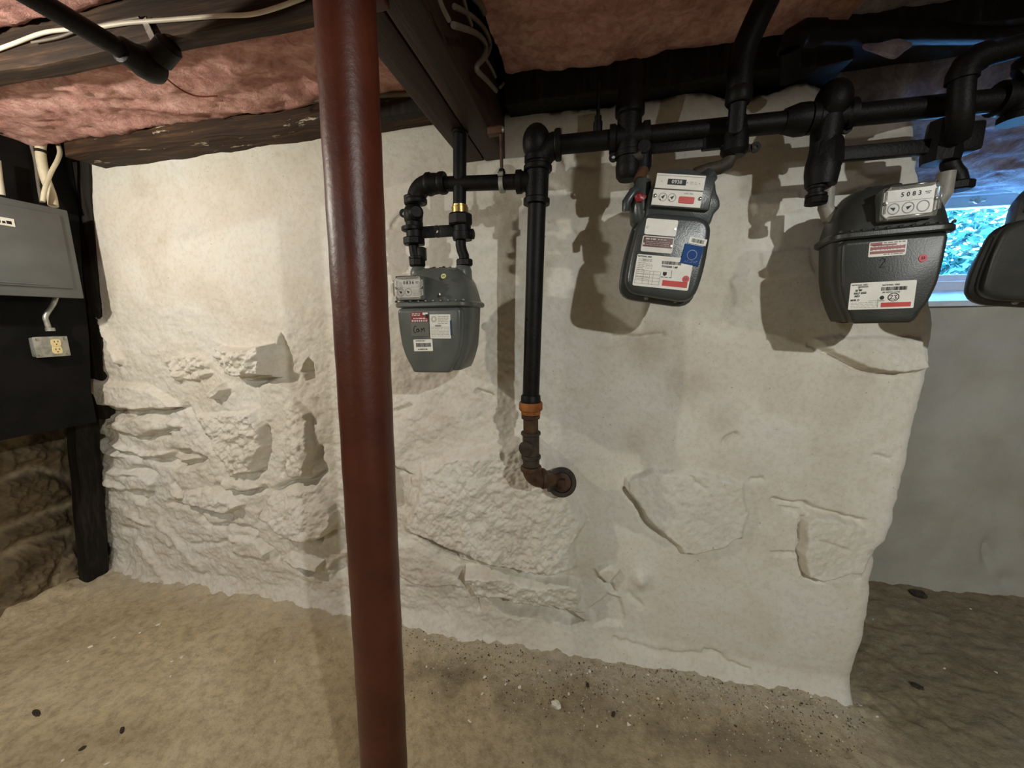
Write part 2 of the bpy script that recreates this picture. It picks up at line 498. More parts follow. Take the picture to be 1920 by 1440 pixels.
def grid_normals(P):
    du = np.gradient(P, axis=1); dv = np.gradient(P, axis=0)
    n = np.cross(du, dv); n /= np.linalg.norm(n, axis=-1, keepdims=True)+1e-12
    return n
def grid_object(name, P, mat, parent=None, piece=None, attrs=None, flip=False, keep=None):
    """P: (rows, cols, 3) grid -> a mesh; faces whose piece id >= 0 become child objects named 'stone'"""
    R, C = P.shape[:2]
    idx = np.arange(R*C).reshape(R, C)
    q = np.stack([idx[:-1, :-1], idx[:-1, 1:], idx[1:, 1:], idx[1:, :-1]], -1).reshape(-1, 4)
    if flip: q = q[:, ::-1]
    N = grid_normals(P).reshape(-1, 3)
    if flip: N = -N
    V = P.reshape(-1, 3)
    def make(nm, faces, par):
        used, inv = np.unique(faces.ravel(), return_inverse=True)
        me = bpy.data.meshes.new(nm)
        nf = len(faces)
        me.vertices.add(len(used)); me.loops.add(nf*4); me.polygons.add(nf)
        me.vertices.foreach_set('co', V[used].astype(np.float32).ravel())
        me.loops.foreach_set('vertex_index', inv.astype(np.int32).ravel())
        me.polygons.foreach_set('loop_start', np.arange(0, nf*4, 4, dtype=np.int32))
        me.update(calc_edges=True)
        me.polygons.foreach_set('use_smooth', np.ones(nf, bool))
        for an, av in (attrs or {}).items():
            a = me.attributes.new(an, 'FLOAT', 'POINT')
            a.data.foreach_set('value', av.reshape(-1)[used].astype(np.float32))
        if piece is not None:
            me.normals_split_custom_set_from_vertices(N[used].tolist())
        me.materials.append(mat)
        o = bpy.data.objects.new(nm, me); COL.objects.link(o)
        if par is not None: o.parent = par
        return o
    if piece is None: return make(name, q, parent)
    pf = piece[:-1, :-1].reshape(-1)
    base = make(name, q[pf < 0], parent)
    for k in range(pf.max()+1):
        f = q[pf == k]
        if len(f) > 20: make('stone', f, base)
    return base

# ================================================================== THE SETTING
# ---- back wall: whitewashed rubble, sculpted
def wall_plane_y(X): return 1.35 - 0.025*X
def at_wall(px, py):
    d = ray(px, py)
    t = 1.35/(d.y + 0.025*d.x)
    return CAM + d*t
def edge_fn(pts, key):
    """(px,py) outline -> interpolated function on the wall plane"""
    W = [at_wall(*p) for p in pts]
    if key == 'z':
        a = sorted((w.x, w.z) for w in W)
    else:
        a = sorted((w.z, w.x) for w in W)
    A = np.array([p[0] for p in a]); B = np.array([p[1] for p in a])
    return lambda t: np.interp(t, A, B)
top_fn = edge_fn([(148,284),(300,266),(450,250),(605,236),(700,228),(780,222),(850,216),(955,207),(1040,201),(1100,200),(1200,188),(1280,178),(1340,165),
                  (1380,168),(1440,174),(1500,166),(1540,150),(1590,143),(1640,154),(1668,158),(1690,172),(1702,190)], 'z')
left_fn = edge_fn([(148,284),(152,340),(160,390),(172,410),(176,470),(178,560),(172,600),(176,700),(190,745),(196,790),(184,810),(190,850),(192,900),(188,960),(196,1010),(210,1065),(214,1110)], 'x')
right_fn = edge_fn([(1700,186),(1708,230),(1712,262),(1716,320),(1728,420),(1738,520),(1742,600),(1738,680),(1722,745),(1704,810),(1694,870),(1676,950),(1656,1015),(1634,1045),(1628,1090),(1626,1140),(1608,1215),(1596,1260),(1580,1312),(1572,1345)], 'x')
NU, NV = 860, 500
u = np.linspace(0, 1, NU); v = np.linspace(0, 1, NV)
UU, VV = np.meshgrid(u, v)
X0 = -2.45 + 3.42*UU
TOPZ = top_fn(X0) + 0.012*fbm(X0, X0*0+3, 0.06, 5, 31) + 0.006
ZZ = -0.06 + (TOPZ+0.06)*VV
Lx = left_fn(ZZ) + 0.010*fbm(ZZ, ZZ*0+7, 0.05, 3, 33)
Rx = right_fn(ZZ) + 0.022 + 0.006*fbm(ZZ, ZZ*0+5, 0.05, 3, 35)
XX = Lx + (Rx-Lx)*UU
PXU, PYV = proj_np(XX, wall_plane_y(XX), ZZ)
RL = Relief(PXU, PYV)
# broad undulation
rough_zone = sstep((RL.V-470)/260.0)*sstep((1180-RL.U)/280.0)          # rubble shows through low and to the left
smooth_right = 1-0.30*sstep((RL.U-1000)/200.0)
RL.H += 0.012*fbm(XX, ZZ, 0.55, 3, 3)
RL.H += (0.0030+0.012*rough_zone)*fbm(XX, ZZ, 0.13, 4, 7)*smooth_right
RL.H += (0.0008+0.0062*rough_zone)*fbm(XX*0.8, ZZ*1.3, 0.045, 4, 13)*smooth_right
RL.H += (0.0004+0.0020*rough_zone)*fbm(XX, ZZ, 0.014, 3, 19)
# masses
RL.bump(900, 830, 190, 170, 0.035)
RL.bump(1140, 860, 90, 190, -0.030)
RL.bump(1480, 760, 190, 150, 0.022)
RL.bump(1640, 700, 70, 60, 0.015)
RL.bump(460, 860, 200, 140, 0.015)
RL.bump(1250, 700, 70, 60, -0.012)
RL.bump(1330, 770, 60, 60, -0.010)
S = RL.stone
H_soft = RL.H.copy()
# left rubble
S([(180,580),(190,585),(240,672),(236,684),(226,682),(206,640)], 0.022, 7)
S([(311,672),(348,662),(384,664),(405,700),(379,715),(337,715)], 0.012, 5, rough=0.016, piece=True)
S([(405,651),(491,650),(514,640),(513,703),(449,706),(421,674)], 0.050, 6, (0.0002, 0), 0.014, piece=True)
S([(514,648),(530,618),(552,677),(554,700),(566,706),(560,742),(512,716),(473,727),(456,710),(512,704)], -0.055, 10)
S([(566,698),(582,668),(594,690),(594,720),(574,716)], -0.045, 8)
RL.groove([(410,654),(424,672)], 3, 0.008)
S([(400,732),(426,714),(440,727),(418,749),(405,744)], 0.030, 6, piece=True)
S([(176,704),(216,714),(290,722),(334,752),(354,768),(311,768),(233,764),(197,757)], 0.028, 7, (0, 0.0002), piece=True)
RL.groove([(194,762),(214,774),(236,768)], 5, 0.030)
RL.groove([(262,772),(300,770),(353,765)], 4, 0.018)
S([(200,792),(262,776),(340,784),(352,800),(330,812),(270,822),(210,806)], 0.020, 8, piece=True)
RL.groove([(274,822),(298,809),(337,803)], 4, 0.022)
RL.groove([(278,829),(304,815),(322,815)], 3, 0.016)
S([(186,818),(215,822),(262,846),(330,842),(300,856),(262,862),(215,856),(184,838)], 0.018, 7, piece=True)
RL.groove([(189,820),(225,845),(262,858)], 5, 0.030)
S([(291,860),(327,843),(358,848),(392,862),(371,874),(343,876),(317,866)], -0.020, 6)
RL.groove([(326,843),(360,848),(388,861)], 5, 0.024)
RL.groove([(291,862),(320,866),(345,875),(390,866)], 5, 0.026)
S([(320,852),(350,852),(372,862),(345,868)], 0.020, 6, piece=True)
RL.groove([(254,876),(280,882),(290,889)], 5, 0.022)
S([(196,872),(252,878),(300,900),(290,925),(230,920),(196,905)], 0.018, 9, piece=True)
RL.groove([(240,888),(262,893)], 4, 0.010)
S([(370,770),(486,768),(502,800),(508,836),(483,886),(442,893),(423,867),(384,807)], 0.020, 9, (0.0001, 0), 0.010, piece=True)
RL.groove([(352,757),(388,806),(424,872)], 5, 0.010)
RL.groove([(505,802),(508,846),(499,873),(476,893)], 5, 0.030)
S([(554,742),(588,768),(604,836),(592,888),(556,890),(550,860),(546,768)], 0.026, 6, (0.0003, 0), 0.006, piece=True)
RL.groove([(604,838),(608,885),(590,901),(560,903),(526,915)], 6, 0.034)
RL.groove([(541,865),(534,884)], 3, 0.012)
RL.groove([(413,906),(436,923),(483,919),(500,914)], 5, 0.024)
S([(420,893),(470,900),(500,912),(470,917),(436,920)], 0.016, 6, piece=True)
S([(319,922),(400,908),(436,926),(470,940),(432,962),(400,954),(356,942)], 0.022, 7, (0, 0.0004), 0.006, piece=True)
RL.groove([(319,942),(356,945),(400,957),(431,970)], 5, 0.026)
RL.groove([(256,925),(274,936),(284,928)], 5, 0.020)
RL.groove([(419,989),(432,982),(463,988),(484,996)], 4, 0.018)
S([(497,962),(516,916),(560,908),(606,904),(636,940),(640,970),(622,1002),(597,1010),(556,1004),(532,988)], 0.040, 8, (0, 0.0004), 0.006, piece=True)
RL.groove([(497,967),(525,976),(534,989),(557,1005),(600,1012)], 6, 0.034)
S([(425,1000),(487,1006),(516,1034),(500,1052),(440,1040)], 0.016, 10, piece=True)
RL.groove([(487,1010),(516,1035),(522,1048)], 4, 0.020)
S([(525,1048),(546,1034),(612,1048),(608,1066),(566,1060)], 0.030, 6, (0, 0.0006), piece=True)
S([(533,1056),(566,1062),(609,1068),(581,1084),(553,1075)], -0.030, 8)
S([(614,1069),(631,1048),(655,1035),(656,1083),(625,1086)], -0.030, 10)
RL.groove([(601,1000),(650,998)], 5, 0.016)
for a in ([(262,1016),(292,1050),(325,1090)], [(300,984),(340,1026),(378,1068)], [(250,965),(275,985)], [(300,1000),(318,1022)]):
    RL.groove(a, 6, -0.012)
RL.groove([(236,990),(250,1000)], 7, 0.014); RL.groove([(222,900),(240,910)], 6, 0.010)
RL.groove([(360,1022),(400,1020),(420,1014)], 4, 0.008); RL.groove([(380,968),(392,985),(420,990)], 5, 0.012)
RL.groove([(455,905),(440,940)], 4, 0.006); RL.groove([(330,905),(350,930)], 5, 0.010)
# middle: the big projecting stone under the capped pipe and its neighbours
S([(745,868),(779,886),(782,900),(764,960),(745,950)], -0.018, 8)
RL.groove([(744,871),(779,888)], 4, 0.020)
RL.groove([(899,733),(914,738),(928,741)], 4, 0.016)
RL.groove([(744,770),(772,758)], 4, 0.012)
S([(792,868),(850,840),(925,826),(1000,800),(1036,846),(1062,886),(1106,980),(1084,1012),(1086,1064),(1006,1066),(927,1046),(870,1030),(800,1000),(764,988),(766,966),(790,912)],
  0.048, 16, (0.00010, 0.00006), 0.006, piece=True)
S([(774,996),(859,1015),(866,1045),(834,1036),(787,1010)], -0.050, 7)
S([(745,1000),(790,1016),(838,1040),(866,1052),(872,1100),(800,1098),(748,1080)], 0.018, 10, piece=True)
RL.groove([(874,1036),(927,1049),(1006,1071),(1071,1077)], 4, -0.010)
S([(874,1052),(930,1052),(1004,1074),(1071,1079),(1088,1090),(1100,1155),(1065,1143),(990,1123),(940,1105),(896,1104)], 0.045, 8, (0, -0.00035), 0.006, piece=True)
S([(894,1104),(934,1139),(965,1158),(1021,1161),(1071,1186),(1101,1168),(1062,1143),(968,1118)], -0.045, 9)
RL.groove([(970,1120),(1010,1132),(1062,1144)], 4, -0.014)
RL.groove([(896,1122),(899,1138)], 3, 0.012)
S([(1112,1070),(1140,1058),(1168,1070),(1150,1104),(1130,1100)], 0.022, 10, piece=True)
RL.groove([(1127,1086),(1138,1098),(1152,1111)], 4, 0.022)
RL.bump(1202, 1088, 14, 16, 0.026)
RL.groove([(1180,1114),(1204,1138)], 6, 0.010)
S([(1104,1146),(1140,1112),(1165,1120),(1174,1160),(1170,1182),(1110,1178)], -0.016, 10)
# right part
S([(1169,896),(1228,877),(1312,878),(1392,900),(1404,960),(1396,1010),(1320,1040),(1280,1042),(1240,1004),(1200,962),(1173,928)], 0.026, 9, (-0.00006, 0), 0.003, piece=True)
RL.groove([(1172,926),(1194,954),(1212,985),(1236,1006)], 5, 0.026)
RL.groove([(1284,884),(1300,900),(1320,914)], 4, 0.007)
RL.groove([(1150,633),(1200,632),(1243,628)], 5, 0.010)
S([(1514,630),(1619,625),(1722,632),(1736,692),(1681,702),(1640,698),(1587,683),(1530,652)], 0.022, 8, (0, 0.0003), 0.003, piece=True)
RL.groove([(1512,643),(1550,664),(1587,686),(1640,698),(1681,702)], 4, 0.012)
RL.groove([(1406,894),(1426,896)], 4, 0.010)
RL.groove([(1453,938),(1509,948),(1530,958),(1575,967),(1619,979)], 5, 0.018)
S([(1450,944),(1508,952),(1500,975),(1470,962)], -0.012, 6)
S([(1504,970),(1520,962),(1575,970),(1616,982),(1648,1025),(1614,1073),(1570,1080),(1539,1089),(1504,1077),(1495,1036)], 0.020, 6, (-0.0002, 0), 0.003, piece=True)
RL.groove([(1505,970),(1500,1005),(1496,1036)], 4, 0.016)
RL.groove([(1498,1040),(1506,1078),(1538,1090),(1610,1076)], 4, 0.014)
RL.groove([(1520,1004),(1550,1015),(1584,1029)], 3, 0.006)
S([(1440,1036),(1494,1034),(1492,1046),(1455,1050)], -0.012, 6)
RL.groove([(1358,826),(1374,810)], 5, 0.014)
RL.groove([(1638,853),(1662,857)], 4, 0.008)
RL.groove([(1320,1222),(1340,1226),(1372,1244),(1402,1256)], 5, 0.014)
RL.groove([(1150,1200),(1227,1218),(1302,1227),(1335,1228)], 5, 0.010)
# upper left: cable ridge under the paint, right: masonry patches
RL.groove([(160,290),(157,330),(152,360)], 4, 0.010)
RL.groove([(735,420),(752,405),(775,398)], 6, 0.006)
for a, b in (((1000,330),(1060,360)), ((1030,420),(1080,440)), ((1060,300),(1110,312))):
    RL.groove([a, b], 8, 0.006)
S([(1400,360),(1500,350),(1510,400),(1410,410)], 0.006, 10); S([(1420,470),(1520,460),(1530,520),(1430,530)], 0.005, 10)
S([(1360,520),(1410,500),(1416,570),(1370,580)], 0.006, 12)
RL.H += 0.35*(RL.H-H_soft)*sstep((1130-RL.U)/120.0)      # the rubble stands out harder than the smoothed right side
# plastered skirt that flares out at the foot
foot = np.clip(1-ZZ/(0.10+0.04*fbm(XX, ZZ*0, 0.4, 2, 41)), 0, 1)
RL.H += 0.042*foot**1.4
# round the two ends and the top back into the wall
def endround(d, r):                                 # d = distance from the edge
    t = np.clip(1-d/r, 0, 1)
    return r*(1-np.sqrt(np.clip(1-t*t, 0, 1)))
RL.H -= endround(Rx-XX, 0.045)*1.0 + endround(XX-Lx, 0.02) + endround(TOPZ-ZZ, 0.05)*0.6
YY = wall_plane_y(XX) - RL.H
# stains
U_, V_ = RL.U, RL.V
st = np.zeros_like(U_)
for x, y, rx, ry, a in ((1215,655,40,50,.55),(1300,715,52,48,.5),(1345,780,34,34,.45),(1190,835,22,26,.5),(1120,590,60,40,.25),(1230,620,50,24,.3),(1600,690,70,30,.2),
                        (1380,880,60,40,.2),(1340,980,70,70,.14),(1560,860,90,60,.12),(840,760,50,40,.16),(800,1060,60,30,.25),(860,1120,60,20,.25),(960,420,60,30,.25),(760,400,60,60,.2),(1000,960,70,60,.12)):
    st = np.maximum(st, a*np.exp(-((U_-x)/rx)**2-((V_-y)/ry)**2))
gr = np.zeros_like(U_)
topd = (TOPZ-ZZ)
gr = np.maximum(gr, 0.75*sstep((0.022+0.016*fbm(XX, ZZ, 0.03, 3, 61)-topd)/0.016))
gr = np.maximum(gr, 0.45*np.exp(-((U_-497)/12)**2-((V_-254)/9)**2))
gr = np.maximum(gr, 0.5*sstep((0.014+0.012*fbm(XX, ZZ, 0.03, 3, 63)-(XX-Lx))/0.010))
P = np.stack([XX, YY, ZZ], -1)
# returns: wrap the sheet back at the right corner, the left end and over the top
def wrapcols(P, side, depth, n):
    e = P[:, -1] if side == 'r' else P[:, 0]
    out = []
    for k in range(1, n+1):
        q = e.copy(); q[:, 1] += depth*(k/n)**1.5
        q[:, 0] += (0.012*fbm(q[:, 1]*1.0, q[:, 2], 0.1, 3, 71+k*0))*(1 if side == 'r' else -1)*min(1, k/4) - (0.006*k/n if side == 'r' else 0)
        out.append(q)
    out = np.stack(out if side == 'r' else out[::-1], 1)
    return np.concatenate([P, out], 1) if side == 'r' else np.concatenate([out, P], 1)
nr, nl, ntp = 40, 6, 10
P2 = wrapcols(wrapcols(P, 'r', 0.78, nr), 'l', 0.15, nl)
tops = np.stack([P2[-1] + np.array([0, 0.02*k + 0.0, 0.0]) for k in range(1, ntp+1)], 0)
P2 = np.concatenate([P2, tops], 0)
def padattr(A, fill=None):
    A = np.concatenate([np.repeat(A[:, :1], nl, 1), A, np.repeat(A[:, -1:], nr, 1)], 1)
    return np.concatenate([A, np.repeat(A[-1:], ntp, 0)], 0)
pc = np.full(P2.shape[:2], -1, int); pc[:NV, nl:nl+NU] = RL.piece
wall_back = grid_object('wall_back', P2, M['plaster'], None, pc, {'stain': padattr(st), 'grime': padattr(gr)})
tag(wall_back, 'whitewashed rubble stone wall with rough lower left and smooth upper part', kind='structure')

# ---- floor
def floor_z(X, Y):
    z = 0.012*fbm(X, Y, 0.7, 3, 101) + 0.006*fbm(X, Y, 0.16, 4, 103) + 0.0034*fbm(X, Y, 0.04, 3, 107)
    wy = 1.34-0.029*X
    z = z + 0.020*np.exp(-np.clip(wy-Y, 0, 9)/0.07)*sstep((0.9-X)/0.1)*(1+0.6*fbm(X, Y, 0.09, 3, 109))
    z = z + 0.012*fbm(X, Y, 0.035, 4, 113)*np.exp(-np.clip(wy-Y-0.03, 0, 9)/0.05)
    z = z + 0.05*np.exp(-np.clip(X+2.52, 0, 9)/0.10)*(1+0.5*fbm(X, Y, 0.1, 3, 111))
    z = z + 0.022*np.exp(-np.clip(1.98-Y, 0, 9)/0.10)*sstep((X-0.95)/0.1)
    return z
xs = np.concatenate([np.linspace(-2.75, -2.3, 60, endpoint=False), np.linspace(-2.3, 1.2, 420, endpoint=False), np.linspace(1.2, 3.6, 150)])
ys = np.concatenate([np.linspace(-4.1, 0.3, 60, endpoint=False), np.linspace(0.3, 2.2, 300)])
FX, FY = np.meshgrid(xs, ys)
FZ = floor_z(FX, FY)
dirt = np.clip(sstep((FX-0.78)/0.25)*sstep((FY-0.75)/0.5)*0.55, 0, 1)  # shadow behind the wall corner, painted on the right floor
wd = (1.34-0.029*FX)-FY
dirt = np.maximum(dirt, 0.55*sstep((FX+1.0)/0.5)*sstep(1-np.abs(wd-0.20)/0.22)*sstep(0.6+fbm(FX, FY, 0.12, 4, 121)))
dirt = np.maximum(dirt, 0.56*sstep((FX+0.7)/0.8)*(0.6+0.4*fbm(FX, FY, 0.3, 3, 125)))  # middle and right floor painted darker, away from the left bulb's light
osp = sstep(1-(wd-0.02)/(0.17+0.14*fbm(FX, FY, 0.1, 4, 123)))*sstep((0.95-FX)/0.1)*0.95
floor = grid_object('floor', np.stack([FX, FY, FZ], -1), M['floor'], None, None, {'dirt': dirt, 'overspray': osp})
tag(floor, 'uneven tan dirt and concrete cellar floor with paint dust along the wall', kind='structure')
def fz(x, y): return float(floor_z(np.array([[x]]), np.array([[y]]))[0, 0])
def on_floor(px, py):
    p = at(px, py, z=0.0)
    for _ in range(4): p = at(px, py, z=fz(p.x, p.y))
    return p

# ---- left wall: dark field stone below the backer board
YL, ZL = np.meshgrid(np.linspace(1.50, -0.2, 320), np.linspace(-0.06, 1.3, 250))
BX = -2.60 + 0*YL
LU, LV = proj_np(BX, YL, ZL)
LR = Relief(LU, LV)
LR.H += 0.03*fbm(YL, ZL, 0.35, 3, 201) + 0.018*fbm(YL, ZL, 0.1, 4, 203) + 0.006*fbm(YL, ZL, 0.03, 3, 207)
mort = np.zeros_like(LU)
for pts, h in (([(0,905),(60,880),(120,900),(138,930),(80,960),(0,985)], .02), ([(0,1000),(70,968),(128,950),(134,985),(60,1010),(0,1040)], .025),
               ([(0,1050),(60,1018),(118,1000),(120,1030),(90,1070),(60,1110),(0,1135)], .035), ([(96,1040),(128,1020),(146,1050),(130,1085),(98,1090)], .03),
               ([(0,840),(60,830),(118,840),(118,875),(50,870),(0,895)], .02)):
    LR.stone(pts, h, 14, (0, 0), 0.012, piece=True)
for pts in ([(0,996),(70,964),(132,944)], [(0,1046),(60,1014),(124,994)], [(124,996),(108,1030),(92,1070),(82,1105)], [(140,1000),(112,1040)], [(0,900),(50,876),(122,892)], [(96,1096),(140,1060)]):
    w = seg_dist(LR.WU, LR.WV, pts); mort = np.maximum(mort, np.exp(-(w/7.0)**2)*(0.55+0.45*fbm(YL, ZL, 0.04, 3, 211)))
LR.H += 0.10*np.exp(-np.clip(ZL, 0, 9)/0.09)*(1+0.4*fbm(YL, ZL, 0.1, 3, 213))
wl = grid_object('wall_left', np.stack([BX+LR.H, YL, ZL], -1), M['stone'], None, LR.piece, {'mortar': np.clip(mort, 0, 1)}, flip=False)
tag(wl, 'dark rough field stone wall at the left under the black board', kind='structure')
bm = NB(); box(bm, (-2.80, -4.1, -0.1), (-2.66, 2.2, 2.3)); box(bm, (-2.66, -4.1, -0.1), (-2.60, -0.18, 2.3)); box(bm, (-2.66, -0.2, 1.28), (-2.62, 1.5, 2.3))
tag(obj('wall_left_upper', bm, M['stone'], None, 0), 'dark stone wall continuing behind the board', kind='structure')
# ---- core of the back wall behind the plaster, far wall with the window, outer walls
bm = NB(); box(bm, (-2.66, 1.50, -0.1), (0.66, 1.75, 2.3)); 
tag(obj('wall_core', bm, M['stone'], None, 0), 'dark stone core behind the whitewashed wall', kind='structure')
M['far_plaster'] = plain('grey_white_plaster', srgb(176, 172, 160), srgb(190, 187, 176), 3, 0.92, 0, 0.35, 60, 0.15)
WX0, WX1, WZ0, WZ1 = 1.20, 2.30, 1.335, 1.790
def far_sheet(x0, x1, z0, z1, nx, nz):
    X, Z = np.meshgrid(np.linspace(x0, x1, nx), np.linspace(z0, z1, nz))
    h = 0.022*fbm(X, Z, 0.5, 3, 301)+0.006*fbm(X, Z, 0.12, 3, 303)
    U, V = proj_np(X, 0*X+2.02, Z)
    h = h + 0.03*np.exp(-np.clip(Z, 0, 9)/0.12)
    h = h - 0.03*np.exp(-((U-1850)/12)**2-((V-1035)/26)**2) - 0.02*np.exp(-((U-1880)/22)**2-((V-1085)/16)**2)
    edge = np.minimum.reduce([np.where(z1 == WZ0, (z1-Z)/0.02, 9.), np.full_like(Z, 9.)]) if False else 1.0
    return np.stack([X, 2.02-h, Z], -1)
fw_lo = grid_object('wall_far', far_sheet(0.8, 3.6, -0.06, WZ0, 260, 150), M['far_plaster'])
tag(fw_lo, 'grey whitewashed far wall under the small window', kind='structure')
bm = NB()
box(bm, (0.6, 2.03, -0.1), (3.7, 2.30, WZ0)); box(bm, (0.6, 2.0, WZ0), (WX0, 2.30, 2.3)); box(bm, (WX1, 2.0, WZ0), (3.7, 2.30, 2.3)); box(bm, (WX0, 2.0, WZ1+0.05), (WX1, 2.30, 2.3))
tag(obj('wall_far_core', bm, M['far_plaster'], None, 0), 'far foundation wall around the window opening', kind='structure')
M['room'] = plain('dusty_cellar_wall', srgb(150, 140, 122), srgb(168, 158, 140), 3, 0.95)
bm = NB(); box(bm, (3.6, -4.2, -0.1), (3.8, 2.3, 2.3)); tag(obj('wall_right', bm, M['room'], None, 0), 'cellar wall far to the right', kind='structure')
bm = NB(); box(bm, (-2.8, -4.3, -0.1), (3.8, -4.1, 2.3)); tag(obj('wall_front', bm, M['room'], None, 0), 'cellar wall behind the viewer', kind='structure')
bm = NB(); box(bm, (-2.8, -4.3, 2.22), (3.8, 2.3, 2.32)); tag(obj('ceiling', bm, M['joist'], None, 0), 'dark subfloor boards above the joists', kind='structure')

# ---- window in the far wall
win = thing('window_1', 'small basement window with white vinyl frame and blue daylight', None, (1.75, 2.06, WZ0)); win['kind'] = 'structure'
bm = NB()
sv = [[bm.verts.new((x, y, z)) for y, z in ((1.995, 1.330), (2.30, 1.330), (2.30, 1.435), (2.13, 1.415), (2.0, 1.352))] for x in (WX0, WX1)]
for k in range(5): bm.faces.new((sv[0][k], sv[0][(k+1) % 5], sv[1][(k+1) % 5], sv[1][k]))
bm.faces.new(sv[0][::-1]); bm.faces.new(sv[1])
obj('sill', bm, M['sill_wood'], win, 30)
def rectframe(bm, x0, x1, z0, z1, t, y0, y1, tb=None):
    tb = tb or t
    box(bm, (x0, y0, z1-t), (x1, y1, z1), 0.004); box(bm, (x0, y0, z0), (x1, y1, z0+tb), 0.004)
    box(bm, (x0, y0, z0+tb), (x0+t, y1, z1-t), 0.004); box(bm, (x1-t, y0, z0+tb), (x1, y1, z1-t), 0.004)
bm = NB(); rectframe(bm, WX0, WX1, 1.395, 1.83, 0.035, 2.10, 2.20, 0.045); obj('window_frame', bm, M['vinyl'], win, 30)
bm = NB(); rectframe(bm, WX0+0.03, WX1-0.03, 1.435, 1.80, 0.05, 2.125, 2.165, 0.035); obj('sash', bm, M['vinyl'], win, 30)
bm = NB(); box(bm, (WX0+0.06, 2.142, 1.455), (WX1-0.06, 2.148, 1.765)); obj('pane', bm, M['glass'], win, 0)
bm = NB(); lathe(bm, (1.60, 2.10, WZ1-0.018), (0, -1, 0), [(0, .014), (.006, .014), (.010, .008)], 16); box(bm, (1.57, 2.094, WZ1-0.024), (1.63, 2.10, WZ1-0.012), 0.002)
obj('latch', bm, M['galv'], win)
bm = NB(); box(bm, (0.98, 1.93, 1.795), (3.5, 2.03, 1.815), 0.003); tag(obj('trim_1', bm, M['room'], None, 30), 'thin board over the basement window', kind='structure')
# ---- outside: unseen ground paled to bounce skylight, and a shrub close to the pane
bm = NB(); box(bm, (-1, 2.31, 1.0), (5, 8.0, 1.40)); tag(obj('ground_outside', bm, M['bounce_ground'], None, 0), 'unseen ground outside the basement window, made pale to bounce skylight', kind='structure')
sh = thing('shrub', 'leafy green shrub growing outside the basement window', 'shrub', (2.6, 4.2, 1.40))
bm = NB()
for k in range(14):
    a = random.uniform(-0.7, 0.7); x = 2.6+random.uniform(-1, 1)
    tube(bm, [(2.6+0.4*(x-2.6), 4.2, 1.38), (x, 4.2+0.1*a, 1.9), (x+0.25*a, 4.2+0.2*a, 2.9)], [0.012, 0.009, 0.004], 6)
obj('stem', bm, M['pebble'], sh)
bm = NB()
for k in range(15000):
    c = Vector((2.7+random.gauss(0, .95), 4.2+random.gauss(0, .30), 1.42+abs(random.gauss(0.4, .75))))
    d = Vector((random.gauss(0, 1), random.gauss(0, 1), random.gauss(0, 1))).normalized(); e = d.orthogonal().normalized()
    s = random.uniform(.028, .055)
    bm.faces.new([bm.verts.new(c+d*s), bm.verts.new(c+e*s*.45), bm.verts.new(c-d*s), bm.verts.new(c-e*s*.45)])
f = obj('foliage', bm, M['leaf'], sh, 0); f['kind'] = 'stuff'

# ================================================================== CEILING TIMBER AND INSULATION
def timber(name, label, lo, hi, mat, cat='beam', group=None, bev=0.004, wob=0.004, seed=1):
    bm = NB(); box(bm, lo, hi, bev)
    L = max(range(3), key=lambda i: hi[i]-lo[i])
    cuts = int((hi[L]-lo[L])/0.06)
    bmesh.ops.bisect_plane  # (lengthwise cuts give the edge its wear)
    for k in range(1, cuts):
        co = Vector((0, 0, 0)); co[L] = lo[L]+(hi[L]-lo[L])*k/cuts
        no = Vector((0, 0, 0)); no[L] = 1
        bmesh.ops.bisect_plane(bm, geom=bm.verts[:]+bm.edges[:]+bm.faces[:], plane_co=co, plane_no=no)
    for v in bm.verts:
        n = mnoise.noise_vector(v.co*7+Vector((seed*3.1, 0, 0)))
        for i in range(3):
            if i != L: v.co[i] += n[i]*wob
    return tag(obj(name, bm, mat, None, 40), label, cat, group)

timber('ceiling_joist', 'rough brown ceiling joist with white cable across the upper left', (-2.58, 0.895, 2.00), (-0.46, 0.945, 2.20), M['joist'], 'joist', seed=2)
timber('ceiling_joist', 'dark ceiling joist crossing over the gas pipes near the right wall end', (-0.27, 0.870, 2.04), (2.6, 0.915, 2.20), M['joist'], 'joist', seed=3)
for k, jy in enumerate((0.452, 0.037, -0.378, -0.793, -1.208, -1.623)):     # the joists go on unseen over the viewer's head, added to shade bulb_back
    nth = ('first', 'second', 'third', 'fourth', 'fifth', 'sixth')[k]
    timber('ceiling_joist', nth+' joist behind the view, right side of the girder', (-0.27, jy-.022, 2.00), (3.55, jy+.022, 2.20), M['joist'], 'joist', 'ceiling joists behind the view', seed=20+k)
    timber('ceiling_joist', nth+' joist behind the view, left side of the girder', (-2.58, jy-.022, 2.00), (-0.46, jy+.022, 2.20), M['joist'], 'joist', 'ceiling joists behind the view', seed=30+k)
timber('sill_beam', 'brown paint-flecked sill beam along the wall top left of the steel column', (-2.05, 1.275, 1.965), (-0.44, 1.42, 2.075), M['flecked'], 'beam', wob=0.012, seed=4)
timber('sill_beam', 'dark shadowed sill beam along the wall top right of the girder', (-0.27, 1.285, 1.955), (0.66, 1.43, 2.10), M['dark_wood'], 'beam', wob=0.010, seed=5)
timber('sill_beam', 'dark timber over the wall end near the blue-lit insulation', (0.50, 1.255, 1.985), (1.02, 1.40, 2.08), M['dark_wood'], 'beam', wob=0.012, seed=6)
timber('blocking_plank', 'dark slanting plank under the sill beam beside the girder', (-0.84, 1.262, 1.955), (-0.44, 1.30, 1.99), M['dark_wood'], 'plank', seed=7)

